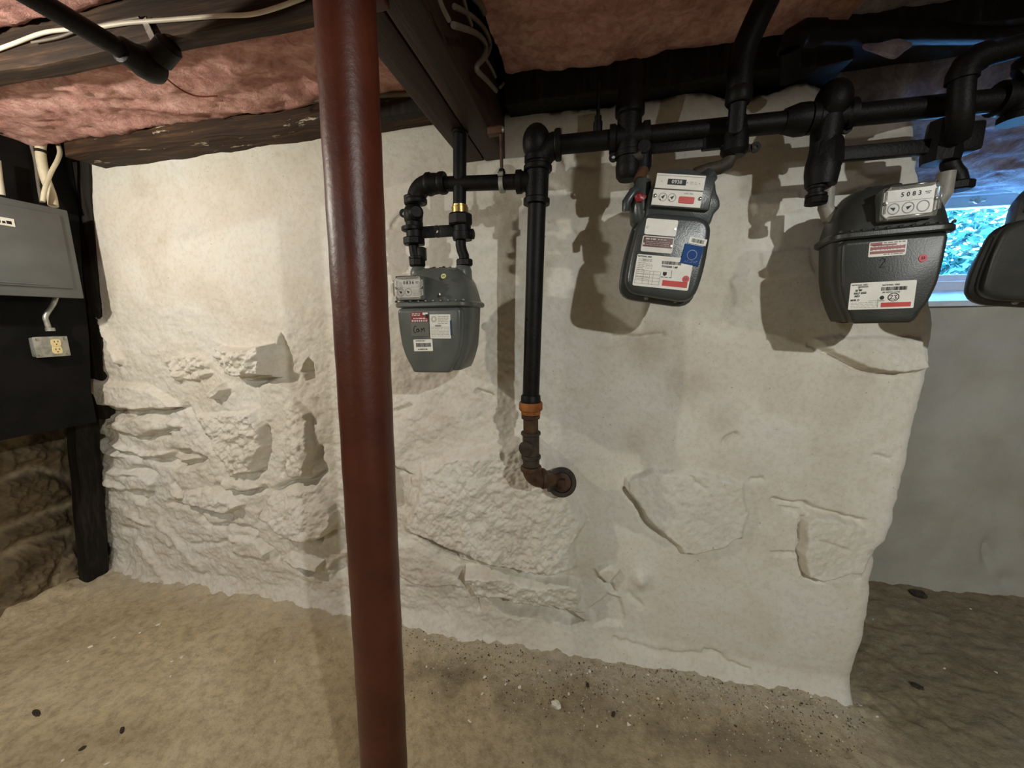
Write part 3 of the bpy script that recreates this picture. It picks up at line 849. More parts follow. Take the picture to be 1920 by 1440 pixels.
# girder with a lengthwise seam
gx0, gx1 = -0.435, -0.288
gd = thing('wooden_girder', 'heavy dark brown wooden girder running over the steel column into the wall', 'beam', (-0.36, 0.0, 1.83))
for a, b, nm in ((gx0, -0.362, 'plank'), (-0.357, gx1, 'plank')):
    bm = NB(); box(bm, (a, -3.9, 1.832 if a == gx0 else 1.829), (b, 1.37, 2.0), 0.005)
    for k in range(1, 50):
        bmesh.ops.bisect_plane(bm, geom=bm.verts[:]+bm.edges[:]+bm.faces[:], plane_co=(0, -3.9+5.27*k/50, 0), plane_no=(0, 1, 0))
    for v in bm.verts:
        n = mnoise.noise_vector(v.co*5); v.co.x += n.x*0.0022; v.co.z += n.z*0.003
    obj(nm, bm, M['girder'], gd, 40)
bm = NB(); box(bm, (gx0+0.01, -3.9, 1.99), (gx1-0.01, 1.37, 2.21)); obj('packing', bm, M['dark_wood'], gd, 0)

def batt(name, label, x0, x1, y0, y1, zc, amp, mat, seed, sag=0.03, edge=0.03, nx=None, zfun=None):
    nx = nx or max(60, int((x1-x0)/0.010)); ny = max(30, int((y1-y0)/0.010))
    X, Y = np.meshgrid(np.linspace(x0, x1, nx), np.linspace(y0, y1, ny))
    fold = fbm(X*0.6+Y*0.5, Y*1.4-X*0.35, 0.16, 4, seed, 0.55, True)
    lump = fbm(X, Y, 0.22, 3, seed+9)
    fine = fbm(X, Y, 0.035, 4, seed+15)
    e = np.minimum(np.minimum(Y-y0, y1-Y)/edge, 1.0)
    e = np.clip(e, 0, 1)
    Z = zc - sag*np.sqrt(e) - amp*(0.55*fold + 0.75*lump) - 0.006*fine + (zfun(X, Y) if zfun else 0)
    rag = 0.02*fbm(X, Y, 0.08, 3, seed+21)*(1-e)
    Yr = Y + rag
    Pb = np.stack([X, Yr, Z], -1)
    top = Pb.copy(); top[..., 2] = 2.20
    o = grid_object(name, np.concatenate([top[:1], Pb, top[-1:]], 0), mat, flip=True)
    return tag(o, label, 'insulation', 'insulation batts between the joists')
batt('insulation_batt', 'pink fibreglass batt between the left joist and the sill beam', -2.58, -0.44, 0.945, 1.30, 2.055, 0.022, M['pink'], 401)
batt('insulation_batt', 'strip of pink fibreglass in front of the upper left joist', -2.58, -0.44, 0.476, 0.893, 2.11, 0.022, M['pink'], 421)
batt('insulation_batt', 'shadowed dull pink fibreglass batt right of the girder', -0.262, 0.62, 0.90, 1.30, 2.065, 0.024, M['pink'], 441)
batt('insulation_batt', 'dim pink fibreglass in front of the joist right of the girder', -0.262, 2.6, 0.476, 0.868, 2.10, 0.024, M['pink'], 461)
batt('insulation_batt', 'pale blue-lit fibreglass batt by the basement window', 0.62, 3.4, 1.415, 2.03, 1.96, 0.030, M['daylit_pink'], 481, zfun=lambda X, Y: -0.16*sstep((Y-1.4)/0.6), edge=0.05)
batt('insulation_batt', 'daylight-tinted fibreglass batt over the right ends of the gas pipes', 0.62, 3.4, 0.92, 1.39, 2.07, 0.026, M['daylit_pink'], 501)
# torn scrap hanging by the dark timber
def scrap(pts, label, seed, mat):
    bm = NB()
    rows = []
    rr = random.Random(seed)
    for k, (p, w, d) in enumerate(pts):
        p = Vector(p)
        row = [bm.verts.new(p+Vector((w*(j/5-.5), 0.010*rr.uniform(-1, 1), -d*math.sin(PI*j/5)*rr.uniform(.7, 1.2)))) for j in range(6)]
        rows.append(row)
    for a, b in zip(rows, rows[1:]):
        for j in range(5): bm.faces.new((a[j], a[j+1], b[j+1], b[j]))
    me = obj('insulation_scrap', bm, mat, None, 60)
    m = me.modifiers.new('thick', 'SOLIDIFY'); m.thickness = 0.006
    m = me.modifiers.new('sub', 'SUBSURF'); m.levels = 2; m.render_levels = 2
    return tag(me, label, 'insulation')
a = at(1655, 85, y=1.24)
scrap([((a.x, 1.235, a.z+0.012), .09, .006), ((a.x+.005, 1.225, a.z-.008), .12, .014), ((a.x+.02, 1.22, a.z-.022), .05, .02), ((a.x+.022, 1.225, a.z-.034), .015, .006)],
      'torn pale scrap of insulation hanging from the dark timber at upper right', 3, M['daylit_pink'])

# ================================================================== STEEL COLUMN
ct_, cb_ = at(647, 2, y=0.640), at(721, 1436, y=0.612)
cdir = (ct_-cb_).normalized()
cz = lambda z: cb_ + cdir*((z-cb_.z)/cdir.z)
c0, c1 = cz(0.004), cz(1.822)
colm = thing('steel_column', 'red-brown painted round steel column standing in front of the wall', 'column', (c0.x, c0.y, 0))
bm = NB()
LL = (c1-c0).length
prof = [(0, .0470)] + [(0.005+(LL-.01)*k/60, .0470+0.0004*math.sin(k*1.7)) for k in range(61)] + [(LL, .0470)]
lathe(bm, c0, c1-c0, prof, 40)
obj('shaft', bm, M['column'], colm)
bm = NB(); box(bm, (c0.x-.085, c0.y-.085, -0.004), (c0.x+.085, c0.y+.085, 0.012), 0.003); obj('base_plate', bm, M['column'], colm)
bm = NB(); box(bm, (c1.x-.052, c1.y-.06, 1.817), (c1.x+.052, c1.y+.05, 1.829), 0.003); obj('top_plate', bm, M['column'], colm)

# ================================================================== LEFT SIDE: BOARD, PANEL, OUTLET, POST
BXB = -2.20
bd = NB()
yz = [(-0.2, 0.90), (1.300, 0.872), (1.300, 1.00), (1.330, 1.25), (1.352, 1.55), (1.385, 1.86), (1.385, 2.02), (-0.2, 2.02)]
rows = [[bd.verts.new((x, y, z)) for y, z in yz] for x in (BXB, BXB-0.02)]
for k in range(len(yz)): bd.faces.new((rows[0][k], rows[0][(k+1) % 8], rows[1][(k+1) % 8], rows[1][k]))
bd.faces.new(rows[0]); bd.faces.new(rows[1][::-1])
tag(obj('backer_board', bd, M['board'], None, 0), 'black painted plywood board carrying the electrical panel', 'board')
def post(name, label, b, t, w, d, mat, seed):
    bm = NB(); rows = []
    b = Vector(b); t = Vector(t)
    for k in range(24):
        f = k/23; c = b.lerp(t, f); r = mnoise.noise_vector(Vector((seed, f*6, 0)))
        rows.append([bm.verts.new(c+Vector((x*w/2+r.x*.004, y*d/2+r.y*.004, 0))) for x, y in ((-1,-.8),(-.8,-1),(.8,-1),(1,-.8),(1,.8),(.8,1),(-.8,1),(-1,.8))])
    for a, q in zip(rows, rows[1:]): bridge(bm, a, q)
    bm.faces.new(rows[0][::-1]); bm.faces.new(rows[-1])
    return tag(obj(name, bm, mat, None, 30), label, 'post')
post('timber_post', 'dark weathered timber post in the corner below the black board', (-2.485, 1.335, fz(-2.5, 1.335)-.01), (-2.345, 1.345, 0.98), 0.070, 0.09, M['dark_wood'], 3)
post('timber_post', 'blackened corner stud between the black board and the white wall', (-2.335, 1.405, 0.86), (-2.17, 1.415, 2.0), 0.10, 0.05, M['dark_wood'], 8)
# panel
pn = thing('breaker_box', 'grey electrical breaker box on the black board with a small white label', 'panel', (-2.15, 1.0, 1.42))
PX = -2.10
bm = NB(); box(bm, (-2.20, 0.80, 1.425), (PX-0.012, 1.272, 1.762), 0.004); obj('box', bm, M['panel'], pn)
bm = NB(); box(bm, (PX-0.012, 0.79, 1.418), (PX, 1.280, 1.770), 0.004); obj('cover', bm, M['panel'], pn)
bm = NB(); box(bm, (PX-0.002, 0.83, 1.455), (PX+0.007, 1.250, 1.745), 0.004); dr = obj('door', bm, M['panel'], pn)
bm = NB(); box(bm, (PX+0.006, 0.86, 1.463), (PX+0.010, 1.17, 1.468), 0.001); obj('lip', bm, M['panel'], dr)
lp = at(14, 416, x=PX+0.008)
bm = NB(); box(bm, (PX+0.005, lp.y-0.05, lp.z-0.014), (PX+0.0085, lp.y+0.018, lp.z+0.014)); lab = obj('label', bm, M['paper'], pn, 0); lab['label'] = 'white label strip with dark lettering'
bm = NB()
for k, (a, b) in enumerate(((-.045, -.034), (-.030, -.018), (-.014, -.006), (-.003, .010))): box(bm, (PX+0.0084, lp.y+a, lp.z-.007), (PX+0.0089, lp.y+b, lp.z+.001+.003*(k % 2)))
obj('print', bm, M['ink'], lab, 0)
# outlet box
oc = thing('outlet_box', 'small grey metal outlet box with an ivory duplex receptacle under the panel', 'outlet', (-2.17, 1.17, 1.17))
OX = -2.13
bm = NB(); box(bm, (-2.166, 1.115, 1.175), (OX-0.006, 1.232, 1.262), 0.006)
obj('box', bm, M['galv'], oc)
bm = NB(); box(bm, (OX-0.007, 1.112, 1.172), (OX, 1.235, 1.265), 0.005); cp = obj('cover_plate', bm, M['galv'], oc)
for yy, zz in ((1.124, 1.183), (1.124, 1.254), (1.224, 1.183), (1.224, 1.254)):
    bm = NB(); lathe(bm, (OX-0.001, yy, zz), (1, 0, 0), [(0, .006), (.003, .006), (.004, .003)], 12); obj('screw', bm, M['chrome'], cp)
for yy, zz in ((1.14, 1.19), (1.14, 1.245), (1.205, 1.19), (1.205, 1.245)): pass
rc = None
bm = NB()
for zc in (1.236, 1.201):
    pts = roundpoly([(1.170, zc-.0155), (1.204, zc-.0155), (1.204, zc+.0155), (1.170, zc+.0155)], .009)
    vs = [[bm.verts.new((x, y, z)) for y, z in pts] for x in (OX-.001, OX+.004)]
    bridge(bm, vs[0], vs[1]); bm.faces.new(vs[1])
box(bm, (OX-.001, 1.172, 1.210), (OX+.0025, 1.202, 1.227))
rc = obj('receptacle', bm, M['ivory'], oc); rc['label'] = 'ivory duplex receptacle'
bm = NB()
for zc in (1.236, 1.201):
    for dy in (-.006, .007): box(bm, (OX+.0035, 1.187+dy-.0012, zc+.001), (OX+.0045, 1.187+dy+.0012, zc+.009))
    lathe(bm, (OX+.0035, 1.187, zc-.007), (1, 0, 0), [(0, .0025), (.001, .0025)], 10)
obj('slots', bm, M['black'], rc, 0)
oc.location += Vector((-.035, .014, .008)); oc.scale = (.92, .86, .90)
def cable(label, pts, r, mat, name='electrical_cable', cat='cable', group=None, n=10, smoothit=True):
    pts = [Vector(p) for p in pts]
    if smoothit and len(pts) > 2:
        out = []
        ext = [pts[0]*2-pts[1]] + pts + [pts[-1]*2-pts[-2]]
        for k in range(1, len(ext)-2):
            p0, p1, p2, p3 = ext[k-1:k+3]
            for j in range(8):
                t = j/8
                out.append(0.5*((2*p1)+(p2-p0)*t+(2*p0-5*p1+4*p2-p3)*t*t+(3*p1-p0-3*p2+p3)*t**3))
        out.append(pts[-1]); pts = out
    bm = NB(); tube(bm, pts, r, n)
    return tag(obj(name, bm, mat, None, 60), label, cat, group)
cab = cable('grey armoured cable dropping from the panel to the outlet box', [at(108, 549, x=-2.16), at(100, 570, x=-2.16), at(86, 592, x=-2.16), at(88, 605, x=-2.16), at(93, 620, x=-2.16)], 0.0085, M['galv'])
bm = NB(); 
c = at(104, 552, x=-2.16); lathe(bm, c+Vector((0, 0, -.006)), (0, 0, 1), [(0, .013), (.016, .013), (.017, .010)], 14); obj('connector', bm, M['galv'], cab)
c = at(94, 617, x=-2.16); bm = NB(); lathe(bm, c+Vector((0, 0, -.008)), (0, 0, 1), [(0, .014), (.012, .014), (.014, .010)], 14); obj('connector', bm, M['galv'], cab)
cc = cable('thick cream cable rising from the panel top to the joists', [at(100, 386, x=-2.15), at(96, 365, x=-2.16), at(84, 330, x=-2.17), at(77, 295, x=-2.17), at(77, 270, x=-2.17), at(86, 238, x=-2.17)], 0.0155, M['cream_cable'], n=14)
for px, py in ((76, 283), (90, 352)):
    c = at(px, py, x=-2.168); bm = NB(); lathe(bm, c+Vector((0, 0, -.006)), (0, 0.05, 1), [(0, .0175), (.010, .0175)], 16); obj('strap', bm, M['dark_wood'], cc)
cable('thin cream cable looping beside the thick cable above the panel', [at(80, 378, x=-2.13), at(84, 355, x=-2.13), at(95, 325, x=-2.13), at(108, 300, x=-2.13), at(112, 283, x=-2.14), at(104, 262, x=-2.16), at(91, 246, x=-2.17)], 0.0075, M['cream_cable'])
cable('dark thin cable behind the cream cables above the panel', [at(78, 380, x=-2.185), at(72, 345, x=-2.185), at(66, 300, x=-2.185), at(56, 262, x=-2.185)], 0.006, M['grey_shaded_cable'])
cable('white pipe stub at the left edge above the panel', [at(-6, 300, x=-2.15), at(-2, 335, x=-2.15), at(3, 366, x=-2.15)], 0.010, M['white_cable'], 'conduit', 'pipe')
# ================================================================== UPPER LEFT: PIPE, HANGER, CABLES ON THE JOIST
dp = thing('drain_pipe', 'black capped pipe under the upper left joist', 'pipe', (-1.105, 0.9, 1.945))
bm = NB(); tube(bm, [(-1.105, -1.5, 1.965), (-1.105, 0.30, 1.958), (-1.108, 0.885, 1.950)], 0.021, 18); obj('pipe', bm, M['iron'], dp)
bm = NB(); lathe(bm, (-1.108, 0.83, 1.951), (0, 1, -.01), [(0, .021), (.004, .028), (.03, .030), (.05, .036), (.075, .036), (.09, .030), (.096, .02)], 20); obj('cap', bm, M['iron'], dp)
bm = NB(); lathe(bm, (-1.08, 0.90, 1.965), (0.8, 0, 0.5), [(0, .028), (.045, .028), (.055, .020), (.058, .002)], 18); obj('side_outlet', bm, M['iron'], dp)
bm = NB()
for s in range(1):
    a, b = at(283, 60, y=0.888), at(302, 98, y=0.888)
    d = (b-a).normalized(); w = Vector((d.z, 0, -d.x))*0.008
    vs = [[bm.verts.new(p+w*q+Vector((0, yy, 0))) for q in (-1, 1)] for p, yy in ((a+(a-b)*.6, 0), (a, -.002), (b, -.003)) ]
    for p, q in zip(vs, vs[1:]): bm.faces.new((p[0], p[1], q[1], q[0]))
st_ = tag(obj('hanger_strap', bm, M['galv'], None, 0), 'short galvanised hanger strap nailed to the upper left joist', 'strap')
m = st_.modifiers.new('thick', 'SOLIDIFY'); m.thickness = 0.003
Jy = 0.885
cable('long white cable stapled along the upper left joist', [at(-60, 113, y=Jy), at(20, 84, y=Jy), at(80, 62, y=Jy), at(130, 55, y=Jy), at(190, 50, y=Jy), at(240, 43, y=Jy), at(320, 37, y=Jy), at(410, 30, y=Jy), at(470, 27, y=Jy), at(520, 14, y=Jy), at(570, -4, y=Jy)], 0.0048, M['white_cable'])
cable('thinner dull cable under the white one on the upper left joist', [at(60, 80, y=Jy), at(110, 70, y=Jy), at(150, 56, y=Jy), at(200, 44, y=Jy), at(262, 33, y=Jy)], 0.0032, M['grey_shaded_cable'])
cable('thin rust-red wire dangling below the pink insulation', [at(281, 116, y=0.93), at(300, 136, y=0.96), at(325, 158, y=1.0), at(350, 174, y=1.03), at(375, 181, y=1.05), at(408, 180, y=1.07)], 0.0022, M['red_wire'])
cable('grey conduit along the sill beam behind the steel column', [at(365, 212, y=1.262), at(400, 203, y=1.262), at(480, 196, y=1.262), at(600, 187, y=1.262), at(700, 180, y=1.262), at(790, 176, y=1.262)], 0.0075, M['grey_shaded_cable'], 'conduit', 'pipe')
# cables bundled against the right flank of the girder: white jackets, shade painted in as grey
gxp = -0.262
def gc(*p): return [at(a, b, x=gxp+(q[0] if (q := c) else 0)) for a, b, *c in p]
cable('short shade-greyed cable end at the top of the girder flank', gc((822, -8), (830, 14), (842, 38)), 0.0042, M['grey_shaded_cable'])
cable('flat shade-greyed cable crossing the girder flank and turning down', gc((850, 47), (872, 54), (892, 62), (907, 76), (911, 92), (904, 112), (894, 124), (896, 134), (912, 150), (930, 170)), 0.0058, M['grey_shaded_cable'])
cable('shade-greyed cable curving in a wide loop beside the girder', gc((852, 12), (875, 24), (896, 40), (913, 62), (919, 85), (912, 105), (902, 116)), 0.0050, M['grey_shaded_cable'])
cable('shade-greyed cable end hanging under the loop beside the girder', gc((910, 110), (920, 126), (929, 144)), 0.0042, M['grey_shaded_cable'])
cable('cable rising out of the frame beside the girder', gc((868, -6), (876, 24), (884, 48)), 0.0042, M['grey_shaded_cable'])
cable('wide shade-greyed cable against the insulation beside the girder', gc((884, -10), (900, 8), (908, 24)), 0.007, M['grey_shaded_cable'])
cable('tiny cable stub beside the girder end', gc((944, 156, ), (938, 164), ), 0.004, M['grey_shaded_cable'], smoothit=False)

# ================================================================== GAS PIPING
YP = 1.15
XA, ZA = Vector((1, 0, 0)), Vector((0, 0, 1))
def collar(bm, p, d, r, h=0.012):
    p = Vector(p); d = Vector(d).normalized()
    lathe(bm, p - d*h/2, d, [(0, r*.94), (h*.2, r), (h*.8, r), (h, r*.94)], 20)
def elbow_bm(p, a, b, r, R):
    """cast elbow at corner p: comes along a, leaves along b"""
    bm = NB()
    tube(bm, arc(p, a, b, R, 8), r*1.28, 18)
    collar(bm, Vector(p)-Vector(a).normalized()*R, a, r*1.5, .016); collar(bm, Vector(p)+Vector(b).normalized()*R, b, r*1.5, .016)
    return bm
def tee_bm(p, axis, branch, r, L, rb=None, Lb=None):
    bm = NB(); p = Vector(p); axis = Vector(axis).normalized(); branch = Vector(branch).normalized()
    rb = rb or r; Lb = Lb or L
    lathe(bm, p-axis*L, axis, [(0, r*1.45), (.014, r*1.45), (.018, r*1.25), (2*L-.018, r*1.25), (2*L-.014, r*1.45), (2*L, r*1.45)], 20)
    lathe(bm, p, branch, [(0, rb*1.25), (Lb-.018, rb*1.25), (Lb-.014, rb*1.45), (Lb, rb*1.45)], 20)
    return bm
def hexnut(bm, p, d, r, h, n=6, ch=.15):
    lathe(bm, p, d, [(0, r*.88), (h*ch, r), (h*(1-ch), r), (h, r*.88)], n)
def lug_bm(c, out, r=.012, hole=.0055, t=.008, L=.026):
    """ear with a padlock hole: c centre of the body, out = direction it sticks out (in x,z)"""
    bm = NB(); c = Vector(c); out = Vector(out).normalized(); side = Vector((-out.z, 0, out.x))
    n = 20; tip = c+out*L
    o1 = [tip+out*(r*math.cos(2*PI*k/n))+side*(r*math.sin(2*PI*k/n)) for k in range(n)]
    h1 = [tip+out*(hole*math.cos(2*PI*k/n))+side*(hole*math.sin(2*PI*k/n)) for k in range(n)]
    lay = []
    for y in (-t/2, t/2):
        lay.append(([bm.verts.new(q+Vector((0, y, 0))) for q in o1], [bm.verts.new(q+Vector((0, y, 0))) for q in h1]))
    for k in range(n):
        j = (k+1) % n
        bm.faces.new((lay[0][0][k], lay[0][0][j], lay[0][1][j], lay[0][1][k])); bm.faces.new((lay[1][0][j], lay[1][0][k], lay[1][1][k], lay[1][1][j]))
        bm.faces.new((lay[0][0][k], lay[1][0][k], lay[1][0][j], lay[0][0][j])); bm.faces.new((lay[0][1][j], lay[1][1][j], lay[1][1][k], lay[0][1][k]))
    # web back to the body
    w = r*.95
    pts = [c+side*w*1.1, c-side*w*1.1, tip-out*r*.72-side*w*.66, tip-out*r*.72+side*w*.66]
    vs = [[bm.verts.new(q+Vector((0, y, 0))) for q in pts] for y in (-t/2, t/2)]
    bridge(bm, vs[0], vs[1]); bm.faces.new(vs[0][::-1]); bm.faces.new(vs[1])
    return bm

# ---- riser and header
HZ = 1.770
RX = -0.152
mp = thing('main_gas_pipe', 'thick black iron gas riser and header pipe with capped rusty foot', 'pipe', (-0.177, YP, 0.78))
rtop = Vector((-0.150, YP, HZ)); rbot = Vector((-0.177, YP, 1.03))
bm = NB(); tube(bm, [rtop-Vector((0, 0, .045)), rbot], 0.0255, 22); obj('riser_pipe', bm, M['iron'], mp)
obj('elbow', elbow_bm(rtop, (0.02, 0, 1), (1, 0, 0), 0.0265, 0.055), M['iron'], mp)
bm = NB(); blob(bm, rtop+Vector((-.004, -0.002, .010)), 0.041, 2, 3, (.95, .95, 1.2), 0.0); obj('elbow_heel', bm, M['iron'], mp)
tz = at(1000, 340, y=YP)
tc = rtop.lerp(rbot, (rtop.z-tz.z)/(rtop.z-rbot.z))
obj('tee', tee_bm(tc, (rtop-rbot), (-1, 0, 0.03), 0.0258, 0.062, 0.0215, 0.058), M['iron'], mp)
un = at(995, 763, y=YP); un.x = -0.176
bm = NB(); lathe(bm, un+Vector((0, 0, -.022)), (0, 0, 1), [(0, .030), (.010, .030), (.012, .034), (.016, .0365), (.034, .0365), (.038, .034)], 24); obj('union_ring', bm, M['rust'], mp)['label'] = 'orange rusty union ring'
bm = NB(); lathe(bm, un+Vector((0, 0, .015)), (0, 0, 1), [(0, .031), (.020, .030), (.024, .027)], 22); obj('union_seat', bm, M['iron'], mp)
pz = lambda py: at(992, py, y=YP).z
lx = -0.1765
bm = NB(); tube(bm, [(lx, YP, pz(772)), (lx, YP, pz(815))], 0.0235, 20); collar(bm, (lx, YP, pz(781)), ZA, .029, .012); obj('lower_pipe', bm, M['iron_brown'], mp)
bm = NB(); collar(bm, (lx, YP, pz(812)), ZA, .031, .010); tube(bm, [(lx, YP, pz(812)), (lx, YP, pz(872))], 0.0265, 20); collar(bm, (lx, YP, pz(856)), ZA, .031, .012)
lathe(bm, (lx-.004, YP-.01, pz(836)), (-.35, -1, 0), [(0, .024), (.024, .024), (.028, .021), (.030, .012)], 20); obj('valve_body', bm, M['iron_dusty'], mp)['label'] = 'dusty cast valve body with round boss'
le = Vector((lx, YP, at(992, 900, y=YP).z))
obj('foot_elbow', elbow_bm(le, (0, 0, -1), (1, 0.55, 0), 0.0222, 0.040), M['iron_brown'], mp)['label'] = 'rust-brown elbow at the foot'
fl = at(1053, 904, y=1.245)
bm = NB(); tube(bm, [le+Vector((.033, .018, 0)), fl+Vector((-.012, .012, 0))], 0.021, 18); obj('nipple', bm, M['iron_brown'], mp)
bm = NB()
lathe(bm, fl+Vector((-.048, .0, 0)), (1, .35, 0), [(0, .036), (.012, .036), (.016, .032), (.04, .034)], 20)
fd = ((fl-CAM).normalized()*.6+Vector((0, .4, 0))).normalized()
lathe(bm, fl+fd*.16, -fd, [(0, .024), (.12, .028), (.135, .038), (.14, .049), (.168, .050), (.172, .047), (.172, .035), (.160, .034)], 28)
obj('cleanout_body', bm, M['iron_dusty'], mp)['label'] = 'dusty cast fitting entering the wall'
bm = NB(); lathe(bm, fl-fd*.004, -fd, [(-.006, .033), (.002, .033), (.004, .026)], 24)
box(bm, (fl.x-.013, fl.y-.032, fl.z-.007), (fl.x+.013, fl.y-.008, fl.z+.019), .003); obj('plug', bm, M['iron_brown'], mp)
bm = NB(); tube(bm, [(RX+.05, YP, HZ), (3.62, YP, HZ-.01)], 0.0240, 22); obj('header_pipe', bm, M['iron'], mp)
# header tees (one per meter), test cock
def header_tee(x, upn, r=.024):
    bm = tee_bm((x, YP, HZ), XA, (0, 0, -1), r, .050)
    if upn: lathe(bm, (x, YP, HZ), ZA, [(0, r*1.3), (.05, r*1.3), (.054, r*1.55), (.075, r*1.55), (.085, r*1.35), (upn, r*1.2)], 20)
    return obj('tee', bm, M['iron'], mp)
X2, X3, X4 = at(1180, 240, y=YP).x, at(1556, 215, y=YP).x, 0.93
header_tee(X2, 0.17); header_tee(X4, 0.0)
bm = tee_bm((X3, YP, HZ), XA, (0, -0.25, 1), .024, .046, .025, .03)
lathe(bm, (X3-.05, YP, HZ), (-1, 0, 0), [(0, .036), (.02, .036), (.05, .027)], 20); obj('tee', bm, M['iron'], mp)
bm = NB(); blob(bm, (X3, YP-.008, HZ+.030), 0.040, 4, 3, (0.95, 1, 1.15), 0.0); obj('tee_dome', bm, M['iron'], mp)
c = at(1121, 235, y=YP)
bm = NB(); lathe(bm, (c.x, YP, HZ+.018), ZA, [(0, .012), (.028, .012), (.030, .009), (.042, .009), (.044, .0045), (.125, .0045)], 12); obj('hanger_rod', bm, M['iron'], mp)
# bracket and torn flags at the far right of the header
bm = NB(); lathe(bm, (X4+.02, YP-.005, HZ), (0.0, 0, 1), [(-.02, .012), (0, .036), (.05, .036), (.055, .044), (.075, .046), (.085, .03)], 18); lathe(bm, (X4+.02, YP, HZ+.04), (1, 0, 0), [(0, .038), (2.68, .038)], 18)
lathe(bm, (X4-.035, YP-.02, HZ+.035), (.6, -.2, .5), [(0, .016), (.05, .016), (.052, .010)], 12); obj('branch_fitting', bm, M['iron'], mp)

# ---- branch to meter 1
b1 = at(990, 345, y=YP); e1 = at(779, 348, y=YP); b1.y = e1.y = YP
m1s = thing('meter_piping', 'black pipe branch, valve and bar feeding the meter marked COM', 'pipe', (-0.52, YP, 1.45))
bm = NB(); tube(bm, [tc+Vector((-.05, 0, 0.002)), e1+Vector((.03, 0, 0))], 0.0205, 20); obj('branch_pipe', bm, M['iron'], m1s)
bm = elbow_bm(e1, (-1, 0, 0), (0, 0, -1), 0.0215, 0.044)
collar(bm, e1+Vector((.085, 0, 0)), XA, .031, .02); lathe(bm, e1+Vector((.095, 0, 0)), (-1, 0, 0), [(0, .027), (.03, .029), (.055, .031)], 18)
obj('elbow', bm, M['iron'], m1s)
vx = lambda px, py: at(px, py, y=YP)
v0 = vx(777, 372)
bm = NB(); tube(bm, [vx(778, 355), vx(775, 432)], .017, 16)
hexnut(bm, vx(776, 385)-Vector((0, 0, .0)), (0, 0, 1), .030, .026, 8)
lathe(bm, vx(776, 422), (0, 0, 1), [(0, .02), (.01, .027), (.03, .029), (.045, .026), (.055, .02)], 20)
lathe(bm, vx(778, 403)+Vector((0, 0, 0)), (.6, -1, 0), [(0, .022), (.030, .022), (.034, .017), (.040, .015)], 16)
obj('valve', bm, M['iron'], m1s)
obj('lock_wing', lug_bm(vx(772, 400), (-1, 0, 0.06), .0125, .006), M['iron'], m1s)
bl, br = vx(778, 437), vx(862, 435)
bm = NB()
hexnut(bm, bl+Vector((-.004, 0, -.035)), ZA, .034, .022, 8); hexnut(bm, bl+Vector((-.006, 0, .005)), ZA, .034, .014, 12); lathe(bm, bl+Vector((0, 0, -.02)), ZA, [(0, .026), (.05, .026)], 18)
obj('bar_socket', bm, M['iron'], m1s)
bm = NB()
h = vx(820, 437)
w = .0165
nb = 24
# bar with a through hole: two plates around the hole
for (xa, xb) in ((bl.x, h.x-.008), (h.x+.008, br.x)): box(bm, (xa, YP-.006, bl.z-w), (xb, YP+.006, bl.z+w), .002)
hp = [Vector((h.x+.0055*math.cos(2*PI*k/nb), 0, bl.z+.0055*math.sin(2*PI*k/nb))) for k in range(nb)]
def sq(k):
    a = 2*PI*k/nb; cx_, sz_ = math.cos(a), math.sin(a); s = max(abs(cx_)/.0085, abs(sz_)/w)
    return Vector((h.x+cx_/s, 0, bl.z+sz_/s))
op = [sq(k) for k in range(nb)]
L_ = [[bm.verts.new(q+Vector((0, YP+y, 0))) for q in ps] for y in (-.006, .006) for ps in (hp, op)]
for k in range(nb):
    j = (k+1) % nb
    bm.faces.new((L_[0][k], L_[0][j], L_[1][j], L_[1][k])); bm.faces.new((L_[2][j], L_[2][k], L_[3][k], L_[3][j])); bm.faces.new((L_[0][j], L_[0][k], L_[2][k], L_[2][j])); bm.faces.new((L_[1][k], L_[1][j], L_[3][j], L_[3][k]))
obj('meter_bar', bm, M['iron'], m1s)
bm = NB(); lathe(bm, br+Vector((.008, 0, -.024)), ZA, [(0, .028), (.010, .030), (.022, .030), (.024, .026), (.062, .026)], 18)
lathe(bm, br+Vector((.03, 0, -.008)), XA, [(0, .015), (.012, .015), (.014, .011)], 12); obj('bar_outlet', bm, M['iron'], m1s)
o1 = vx(863, 412)
bm = NB(); hexnut(bm, o1+Vector((0, 0, -.018)), ZA, .036, .034, 8); obj('union_nut', bm, M['iron'], m1s)
bm = NB(); lathe(bm, o1+Vector((0, 0, .014)), ZA, [(0, .0245), (.020, .0245), (.022, .022), (.026, .0225)], 20); obj('union_tail', bm, M['brass'], m1s)['label'] = 'bright brass union tail'
bm = NB(); p0 = o1+Vector((-.001, 0, .03)); p1 = Vector((at(863, 272, y=YP).x, YP, 1.832)); tube(bm, [p0, p1], .0195, 18); collar(bm, p1-Vector((0, 0, .004)), ZA, .024, .008); obj('outlet_pipe', bm, M['iron'], m1s)
M1C = (vx(783, 497), vx(870, 497))
bm = NB(); tube(bm, [vx(775, 455), vx(777, 472), vx(782, 492)], .0155, 14)
box_c = vx(792, 475); box(bm, (box_c.x-.012, YP-.012, box_c.z-.022), (box_c.x+.010, YP+.012, box_c.z+.018), .004); obj('swivel_pipe', bm, M['iron'], m1s)
bm = NB(); hexnut(bm, vx(783, 500), ZA, .0255, .024, 8); lathe(bm, vx(783, 486), ZA, [(0, .026), (.006, .026), (.008, .021)], 16); obj('swivel_nut', bm, M['iron'], m1s)
bm = NB(); tube(bm, [vx(864, 450), vx(864, 460), vx(866, 470), vx(870, 480), vx(871, 490)], .0155, 14); obj('swivel_pipe', bm, M['iron'], m1s)
bm = NB(); hexnut(bm, vx(871, 499), ZA, .0255, .020, 8); obj('swivel_nut', bm, M['iron'], m1s)
